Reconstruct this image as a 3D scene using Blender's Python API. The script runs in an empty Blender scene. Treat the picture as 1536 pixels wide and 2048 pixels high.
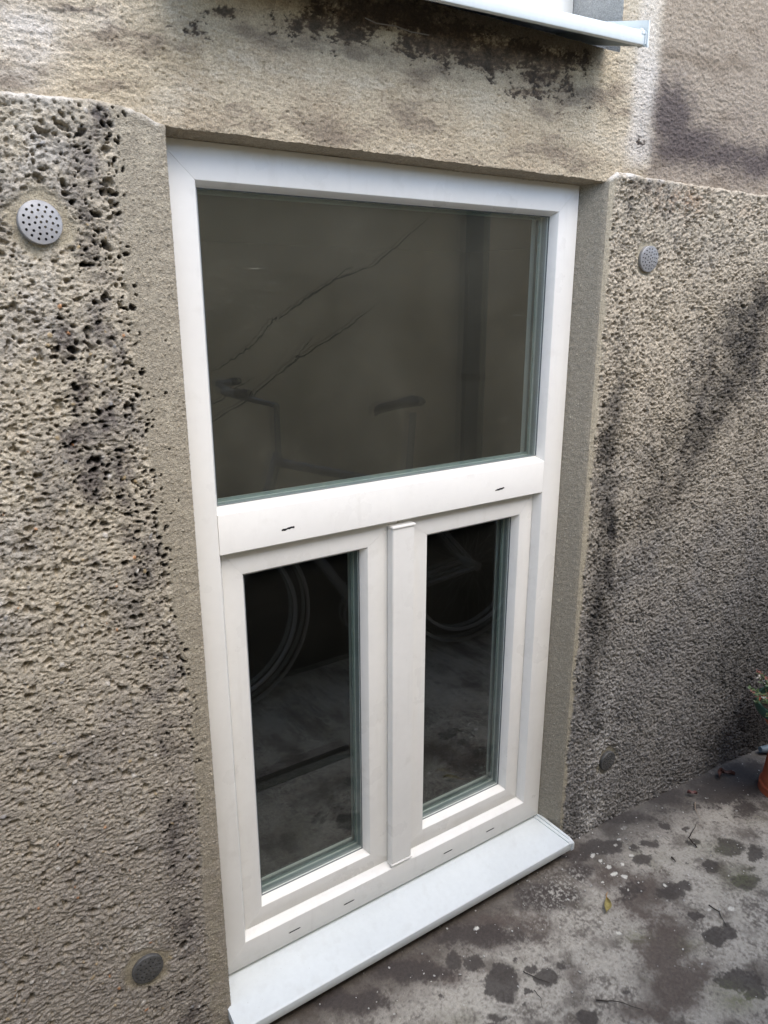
import bpy, bmesh, math, random
import numpy as np
from mathutils import Vector, Matrix, geometry

# ------------------------------------------------------------------ camera, sky, sun, exposure
sc = bpy.context.scene
COL = sc.collection
YAW, PITCH, ROLL, FPX = 0.592078, 0.281175, -0.0010626, 1479.24
cam_d = bpy.data.cameras.new("camera")
cam = bpy.data.objects.new("camera", cam_d)
COL.objects.link(cam)
f_ = Vector((math.sin(YAW)*math.cos(PITCH), math.cos(YAW)*math.cos(PITCH), -math.sin(PITCH)))
r_ = Vector((math.cos(YAW), -math.sin(YAW), 0.0))
u_ = r_.cross(f_)
r2 = r_*math.cos(ROLL)+u_*math.sin(ROLL)
u2 = u_*math.cos(ROLL)-r_*math.sin(ROLL)
m = Matrix((r2, u2, -f_)).transposed().to_4x4()
m.translation = Vector((-0.37008, -1.16610, 1.32999))
cam.matrix_world = m
cam_d.sensor_fit = 'VERTICAL'
cam_d.sensor_height = 36.0
cam_d.lens = FPX/2048*36.0
cam_d.clip_start = 0.02
cam_d.clip_end = 500
sc.camera = cam

SUN_EL, SUN_AZ = math.radians(57), math.radians(172)     # azimuth from +Y towards +X: the sun stands behind the camera, to the right
w = bpy.data.worlds.new("World"); sc.world = w; w.use_nodes = True
nt = w.node_tree
sky = nt.nodes.new('ShaderNodeTexSky'); sky.sky_type = 'NISHITA'; sky.sun_disc = False
sky.sun_elevation = SUN_EL; sky.sun_rotation = SUN_AZ
sky.air_density = 1.0; sky.dust_density = 1.5; sky.ozone_density = 1.0
bg = nt.nodes['Background']; bg.inputs['Strength'].default_value = 0.15
nt.links.new(sky.outputs[0], bg.inputs[0])
sd = bpy.data.lights.new("sun", 'SUN'); sd.energy = .95; sd.angle = math.radians(50); sd.color = (1.0, .95, .88)
sun = bpy.data.objects.new("sun", sd); COL.objects.link(sun)
sdir = Vector((math.sin(SUN_AZ)*math.cos(SUN_EL), math.cos(SUN_AZ)*math.cos(SUN_EL), math.sin(SUN_EL)))
sun.rotation_euler = sdir.to_track_quat('Z', 'Y').to_euler()
sun.location = sdir*20
sc.view_settings.view_transform = 'Standard'; sc.view_settings.look = 'None'
sc.view_settings.exposure = 1.45; sc.view_settings.gamma = 1
sc.cycles.max_bounces = 10; sc.cycles.transparent_max_bounces = 16
try: sc.cycles.use_denoising = True
except Exception: pass

# ------------------------------------------------------------------ noise on numpy arrays
def _tab(seed):
    r = np.random.RandomState(seed)
    a = r.rand(256, 256)*2*np.pi
    return np.cos(a).astype(np.float32), np.sin(a).astype(np.float32)
_T = {}
def gn(X, Y, seed=0):
    """gradient noise, about -1..1"""
    if seed not in _T: _T[seed] = _tab(seed)
    gx, gy = _T[seed]
    xi = np.floor(X).astype(np.int32); yi = np.floor(Y).astype(np.int32)
    fx = (X-xi).astype(np.float32); fy = (Y-yi).astype(np.float32)
    u = fx*fx*fx*(fx*(fx*6-15)+10); v = fy*fy*fy*(fy*(fy*6-15)+10)
    def c(i, j):
        a = (xi+i) & 255; b = (yi+j) & 255
        return gx[a, b]*(fx-i)+gy[a, b]*(fy-j)
    n0 = c(0, 0)*(1-u)+c(1, 0)*u; n1 = c(0, 1)*(1-u)+c(1, 1)*u
    return (n0*(1-v)+n1*v)*1.5
def fbm(X, Y, s, o=4, seed=0, g=.5):
    r = 0; a = 1; t = 0
    for k in range(o):
        r = r+a*gn(X/s*2**k+17.3*k, Y/s*2**k-9.1*k, seed+k); t += a; a *= g
    return r/t
def cells(X, Y, s, seed=0, prob=1., r0=.2, r1=.45, edge=.12, wob=None, rnd=False):
    """round spots scattered in a jittered grid: 0 outside .. 1 inside; also a per-cell random number"""
    r = np.random.RandomState(seed)
    JX = r.rand(256, 256).astype(np.float32); JY = r.rand(256, 256).astype(np.float32)
    RR = (r0+(r1-r0)*r.rand(256, 256)**1.7).astype(np.float32)
    RR[r.rand(256, 256) > prob] = -9
    ID = r.rand(256, 256).astype(np.float32)
    AN = (r.rand(256, 256)*np.pi).astype(np.float32); EL = (1+.7*r.rand(256, 256)).astype(np.float32)
    x = X/s; y = Y/s
    xi = np.floor(x).astype(np.int32); yi = np.floor(y).astype(np.int32)
    best = np.zeros(X.shape, np.float32); idb = np.zeros(X.shape, np.float32)
    for i in (-1, 0, 1):
        for j in (-1, 0, 1):
            a = (xi+i) & 255; b = (yi+j) & 255
            dx = xi+i+JX[a, b]-x; dy = yi+j+JY[a, b]-y
            an = AN[a, b]; c_ = np.cos(an); s_ = np.sin(an)
            d = np.sqrt((dx*c_+dy*s_)**2+((dy*c_-dx*s_)*EL[a, b])**2)
            if wob is not None: d = d+wob
            t = np.clip((RR[a, b]-d)/edge, 0, 1); t = t*t*(3-2*t)
            k = t > best; best = np.where(k, t, best); idb = np.where(k, ID[a, b], idb)
    return (best, idb) if rnd else best
def f1(X, Y, s, seed=0):
    """distance to the nearest jittered point"""
    r = np.random.RandomState(seed)
    JX = r.rand(256, 256).astype(np.float32); JY = r.rand(256, 256).astype(np.float32)
    x = X/s; y = Y/s; xi = np.floor(x).astype(np.int32); yi = np.floor(y).astype(np.int32)
    d = np.full(X.shape, 9, np.float32)
    for i in (-1, 0, 1):
        for j in (-1, 0, 1):
            a = (xi+i) & 255; b = (yi+j) & 255
            d = np.minimum(d, (xi+i+JX[a, b]-x)**2+(yi+j+JY[a, b]-y)**2)
    return np.sqrt(d)
def sst(a, b, x):
    t = np.clip((x-a)/(b-a), 0, 1); return t*t*(3-2*t)
def mix(a, b, t):
    t = t[..., None]; return a*(1-t)+b*t
def C3(*c): return np.array(c, np.float32)
def spots(L, X, Z, k=.9):
    r = np.zeros(X.shape, np.float32)
    for cx, cz, ax, az, bx, bz, s in L:
        D = ax*bz-az*bx; px = X-cx; pz = Z-cz
        q = ((px*bz-pz*bx)/D)**2+((ax*pz-az*px)/D)**2
        r = np.maximum(r, s*np.exp(-q*k))
    return r

# ------------------------------------------------------------------ object helpers
def link(o, parent=None):
    COL.objects.link(o)
    if parent is not None: o.parent = parent
    return o
def tag(o, label=None, cat=None, group=None, kind=None):
    if label: o['label'] = label
    if cat: o['category'] = cat
    if group: o['group'] = group
    if kind: o['kind'] = kind
    return o
def empty(name, loc=(0, 0, 0)):
    o = bpy.data.objects.new(name, None); o.location = loc; o.empty_display_size = .05
    return link(o)
def mesh_obj(name, verts, faces, mat, parent=None, smooth=False, col=None, off=None):
    me = bpy.data.meshes.new(name)
    v = np.asarray(verts, np.float32).reshape(-1, 3)
    if off is not None: v = v-np.asarray(off, np.float32)
    if isinstance(faces, np.ndarray):
        me.vertices.add(len(v)); me.vertices.foreach_set('co', v.ravel())
        me.loops.add(faces.size); me.loops.foreach_set('vertex_index', faces.ravel().astype(np.int32))
        me.polygons.add(len(faces)); me.polygons.foreach_set('loop_start', np.arange(0, faces.size, faces.shape[1], dtype=np.int32))
        me.update(calc_edges=True)
    else:
        me.from_pydata([tuple(map(float, p)) for p in v], [], faces)
    if col is not None:
        at = me.color_attributes.new('Col', 'FLOAT_COLOR', 'POINT')
        c = np.ones((len(v), 4), np.float32); c[:, :3] = col.reshape(-1, 3)
        at.data.foreach_set('color', c.ravel())
    if smooth: me.polygons.foreach_set('use_smooth', np.ones(len(me.polygons), bool))
    if mat: me.materials.append(mat)
    me.update()
    return link(bpy.data.objects.new(name, me), parent)
def grid_faces(ny, nx, keep=None):
    i = np.arange(ny*nx).reshape(ny, nx)
    q = np.stack([i[:-1, :-1], i[:-1, 1:], i[1:, 1:], i[1:, :-1]], -1)
    return q[keep] if keep is not None else q.reshape(-1, 4)
def bm_obj(name, bm, mat, parent=None, smooth=None, bevel=0, seg=2):
    bmesh.ops.recalc_face_normals(bm, faces=bm.faces)
    me = bpy.data.meshes.new(name)
    if bevel:
        bmesh.ops.bevel(bm, geom=[e for e in bm.edges if len(e.link_faces) == 2 and e.calc_face_angle(0) > .5], offset=bevel, segments=seg, affect='EDGES', clamp_overlap=True)
    bm.to_mesh(me); bm.free()
    if smooth:
        me.polygons.foreach_set('use_smooth', np.ones(len(me.polygons), bool))
        me.update()
        if smooth is not True: me.set_sharp_from_angle(angle=smooth)
    me.materials.append(mat)
    return link(bpy.data.objects.new(name, me), parent)
def add_box(bm, x0, x1, y0, y1, z0, z1):
    v = [bm.verts.new(p) for p in ((x0, y0, z0), (x1, y0, z0), (x1, y1, z0), (x0, y1, z0), (x0, y0, z1), (x1, y0, z1), (x1, y1, z1), (x0, y1, z1))]
    for f in ((0, 1, 2, 3), (4, 7, 6, 5), (0, 4, 5, 1), (1, 5, 6, 2), (2, 6, 7, 3), (3, 7, 4, 0)): bm.faces.new([v[i] for i in f])
def box(name, x0, x1, y0, y1, z0, z1, mat, parent=None, bevel=0):
    bm = bmesh.new(); add_box(bm, x0, x1, y0, y1, z0, z1)
    return bm_obj(name, bm, mat, parent, bevel=bevel)
def add_tube(bm, pts, r, n=10, cap=True):
    """tube of radius r (number or list) along a polyline"""
    pts = [Vector(p) for p in pts]; rs = r if isinstance(r, (list, tuple)) else [r]*len(pts)
    rings = []; prev = None
    for i, p in enumerate(pts):
        d = (pts[min(i+1, len(pts)-1)]-pts[max(i-1, 0)]).normalized()
        if prev is None: a = d.orthogonal().normalized()
        else: a = (prev-d*prev.dot(d)).normalized()
        prev = a; b = d.cross(a)
        rings.append([bm.verts.new(p+(a*math.cos(2*math.pi*k/n)+b*math.sin(2*math.pi*k/n))*rs[i]) for k in range(n)])
    for A, B in zip(rings, rings[1:]):
        for k in range(n): bm.faces.new((A[k], A[(k+1) % n], B[(k+1) % n], B[k]))
    if cap: bm.faces.new(rings[0][::-1]); bm.faces.new(rings[-1])
def tube(name, pts, r, mat, parent=None, n=10):
    bm = bmesh.new(); add_tube(bm, pts, r, n)
    return bm_obj(name, bm, mat, parent, smooth=math.radians(50))
def add_lathe(bm, prof, c, n=48):
    rings = [[bm.verts.new((c[0]+r*math.cos(2*math.pi*k/n), c[1]+r*math.sin(2*math.pi*k/n), c[2]+z)) for k in range(n)] for r, z in prof]
    for A, B in zip(rings, rings[1:]):
        for k in range(n): bm.faces.new((A[k], A[(k+1) % n], B[(k+1) % n], B[k]))

# ------------------------------------------------------------------ materials
def mat(name, col, rough=.6, metal=0, bump=None, var=None, spec=.5, vcol=False, coat=0):
    """Principled; bump = (scale, height in m, detail); var = (scale, amount) noise multiplied into the colour"""
    M = bpy.data.materials.new(name); M.use_nodes = True
    t = M.node_tree; n = t.nodes; P = n['Principled BSDF']
    P.inputs['Roughness'].default_value = rough; P.inputs['Metallic'].default_value = metal
    P.inputs['Specular IOR Level'].default_value = spec; P.inputs['Coat Weight'].default_value = coat
    tc = n.new('ShaderNodeTexCoord')
    if vcol:
        a = n.new('ShaderNodeVertexColor'); a.layer_name = 'Col'; src = a.outputs[0]
    else:
        a = n.new('ShaderNodeRGB'); a.outputs[0].default_value = (*col, 1); src = a.outputs[0]
    if var:
        for sc_, am in (var if isinstance(var[0], tuple) else (var,)):
            no = n.new('ShaderNodeTexNoise'); no.inputs['Scale'].default_value = sc_; no.inputs['Detail'].default_value = 5
            t.links.new(tc.outputs['Object'], no.inputs['Vector'])
            mr = n.new('ShaderNodeMapRange'); mr.inputs[1].default_value = .3; mr.inputs[2].default_value = .7
            mr.inputs[3].default_value = 1-am; mr.inputs[4].default_value = 1+am
            t.links.new(no.outputs[0], mr.inputs[0])
            mx = n.new('ShaderNodeVectorMath'); mx.operation = 'SCALE'
            t.links.new(src, mx.inputs[0]); t.links.new(mr.outputs[0], mx.inputs['Scale']); src = mx.outputs[0]
    t.links.new(src, P.inputs['Base Color'])
    if bump:
        no = n.new('ShaderNodeTexNoise'); no.inputs['Scale'].default_value = bump[0]; no.inputs['Detail'].default_value = bump[2] if len(bump) > 2 else 4
        t.links.new(tc.outputs['Object'], no.inputs['Vector'])
        b = n.new('ShaderNodeBump'); b.inputs['Strength'].default_value = 1; b.inputs['Distance'].default_value = bump[1]
        t.links.new(no.outputs[0], b.inputs['Height']); t.links.new(b.outputs[0], P.inputs['Normal'])
    return M
M_render = mat('weathered_render', (0, 0, 0), .92, vcol=True, bump=(520, .0020, 4), var=((420, .26), (130, .10)), spec=.2)
M_ground = mat('stained_concrete', (0, 0, 0), .82, vcol=True, bump=(500, .0006, 4), var=((800, .22), (150, .12)), spec=.3)
def grime(M, amt, tint, warm):
    t = M.node_tree; n = t.nodes; L = t.links.new; P = n['Principled BSDF']
    src = P.inputs['Base Color'].links[0].from_socket; tc = n.new('ShaderNodeTexCoord')
    for scl, lo, hi, a, st in ((260, .70, .76, .55, (1, 1, 1)), (26, .60, .80, .20, (1, 1, 1)), (40, .58, .75, .13, (1, 1, .12)), (5, .45, .8, .10, (1, 1, 1))):
        mp = n.new('ShaderNodeMapping'); mp.inputs['Scale'].default_value = st; L(tc.outputs['Object'], mp.inputs[0])
        no = n.new('ShaderNodeTexNoise'); no.inputs['Scale'].default_value = scl; no.inputs['Detail'].default_value = 5; L(mp.outputs[0], no.inputs['Vector'])
        mr = n.new('ShaderNodeMapRange'); mr.inputs[1].default_value = lo; mr.inputs[2].default_value = hi; mr.inputs[4].default_value = a*amt; L(no.outputs[0], mr.inputs[0])
        mx = n.new('ShaderNodeMix'); mx.data_type = 'RGBA'; mx.inputs[7].default_value = (*tint, 1)
        L(mr.outputs[0], mx.inputs[0]); L(src, mx.inputs[6]); src = mx.outputs[2]
    L(src, P.inputs['Base Color'])
    rr = n.new('ShaderNodeTexNoise'); rr.inputs['Scale'].default_value = 9; rr.inputs['Detail'].default_value = 6; L(tc.outputs['Object'], rr.inputs['Vector'])
    m2 = n.new('ShaderNodeMapRange'); m2.inputs[1].default_value = .3; m2.inputs[2].default_value = .7; m2.inputs[3].default_value = warm; m2.inputs[4].default_value = warm+.25; L(rr.outputs[0], m2.inputs[0]); L(m2.outputs[0], P.inputs['Roughness'])
M_pvc = mat('white_pvc', (.82, .805, .76), .28, bump=(14, .0006, 3), var=((6, .02), (60, .012)), spec=.35)
M_alu = mat('white_powder_coat', (.70, .735, .725), .34, bump=(20, .0005, 3), var=((9, .025), (90, .02)), spec=.5)
grime_later = 1; grime(M_pvc, .8, (.38, .34, .27), .22); grime(M_alu, 1.1, (.45, .44, .40), .26)
M_slot = mat('dark_slot', (.008, .008, .009), .8)
M_gasket = mat('grey_gasket', (.10, .115, .12), .6)
M_spacer = mat('glass_spacer', (.33, .38, .38), .35, metal=.3)
M_vent = mat('zinc_plate', (.36, .355, .35), .55, metal=.5, bump=(160, .0004, 4), var=(60, .15))
M_ventdark = mat('dull_zinc_plate', (.13, .127, .12), .6, metal=.5, bump=(160, .0004, 4), var=(80, .3))
grime(M_vent, 1.6, (.12, .10, .08), .45); grime(M_ventdark, 2.2, (.06, .055, .045), .5)
M_terra = mat('terracotta', (.42, .105, .045), .75, bump=(120, .0006, 4), var=(25, .2))
M_green = mat('green_plastic', (.03, .075, .05), .5)
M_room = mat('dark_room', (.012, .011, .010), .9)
M_black = mat('black_bitumen', (.009, .009, .0085), .85, bump=(60, .003, 4), var=(15, .4))
M_steel = mat('bike_silver', (.24, .245, .25), .5, metal=.3)
M_rim = mat('pale_rim', (.50, .51, .53), .4)
M_rubber = mat('black_rubber', (.02, .02, .02), .6)
M_twig = mat('dry_twig', (.028, .02, .015), .8)
def glass_mat(name, smear, tint=(.92, .95, .94)):
    M = bpy.data.materials.new(name); M.use_nodes = True
    t = M.node_tree; n = t.nodes; n.clear()
    out = n.new('ShaderNodeOutputMaterial'); tr = n.new('ShaderNodeBsdfTransparent'); tr.inputs[0].default_value = (*tint, 1)
    gl = n.new('ShaderNodeBsdfGlossy'); gl.inputs['Roughness'].default_value = .0
    fr = n.new('ShaderNodeFresnel'); fr.inputs[0].default_value = 1.52
    mx = n.new('ShaderNodeMixShader'); L = t.links.new
    # the glass is modelled as a slab, so both of its faces reflect; seen from behind a face keeps the same ratio
    ge = n.new('ShaderNodeNewGeometry'); mp = n.new('ShaderNodeMath'); mp.operation = 'MULTIPLY'
    inv = n.new('ShaderNodeMath'); inv.operation = 'SUBTRACT'; inv.inputs[0].default_value = 1; L(ge.outputs['Backfacing'], inv.inputs[1])
    L(fr.outputs[0], mp.inputs[0]); L(inv.outputs[0], mp.inputs[1])
    m2 = n.new('ShaderNodeMath'); m2.operation = 'MULTIPLY'; m2.inputs[1].default_value = 2.2; L(mp.outputs[0], m2.inputs[0])
    L(m2.outputs[0], mx.inputs[0]); L(tr.outputs[0], mx.inputs[1]); L(gl.outputs[0], mx.inputs[2])
    if smear:
        tc = n.new('ShaderNodeTexCoord')
        def layer(rot, scl, nscale, lo, hi, amp, dist=2.):
            mpn = n.new('ShaderNodeMapping'); mpn.inputs['Rotation'].default_value = (0, rot, 0); mpn.inputs['Scale'].default_value = scl
            L(tc.outputs['Object'], mpn.inputs[0])
            no = n.new('ShaderNodeTexNoise'); no.inputs['Scale'].default_value = nscale; no.inputs['Detail'].default_value = 6; no.inputs['Distortion'].default_value = dist
            L(mpn.outputs[0], no.inputs['Vector'])
            mr = n.new('ShaderNodeMapRange'); mr.inputs[1].default_value = lo; mr.inputs[2].default_value = hi; mr.inputs[3].default_value = 0; mr.inputs[4].default_value = amp
            L(no.outputs[0], mr.inputs[0]); return mr.outputs[0]
        def mul(a, b, c=1.):
            q = n.new('ShaderNodeMath'); q.operation = 'MULTIPLY'; L(a, q.inputs[0]); L(b, q.inputs[1])
            return q.outputs[0]
        def add(a, b):
            q = n.new('ShaderNodeMath'); q.operation = 'ADD'; L(a, q.inputs[0]); L(b, q.inputs[1]); return q.outputs[0]
        haze = layer(.3, (1, 1, 1), 4, .1, .9, .050, .5)
        s1 = mul(layer(.25, (1, 1, 26), 26, .61, .74, .16), layer(0, (1, 1, 1), 4.5, .50, .64, 1.))
        s2 = mul(layer(1.25, (1, 1, 24), 24, .62, .76, .16), layer(.5, (1, 1, 1), 3.7, .50, .64, 1.))
        sp = layer(0, (1, 1, 1), 380, .735, .765, .45, 0)
        tot = add(add(haze, s1), add(s2, sp))
        ml = n.new('ShaderNodeMath'); ml.operation = 'MULTIPLY'; ml.inputs[1].default_value = smear; L(tot, ml.inputs[0])
        df = n.new('ShaderNodeBsdfDiffuse'); df.inputs[0].default_value = (.64, .60, .48, 1)
        m3 = n.new('ShaderNodeMixShader'); L(ml.outputs[0], m3.inputs[0]); L(mx.outputs[0], m3.inputs[1]); L(df.outputs[0], m3.inputs[2])
        L(m3.outputs[0], out.inputs[0])
    else: L(mx.outputs[0], out.inputs[0])
    return M
M_glass = glass_mat('smeared_glass', 1.0)
M_glass2 = glass_mat('lightly_soiled_glass', .16)
M_glass_in = glass_mat('inner_glass', 0)
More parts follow.
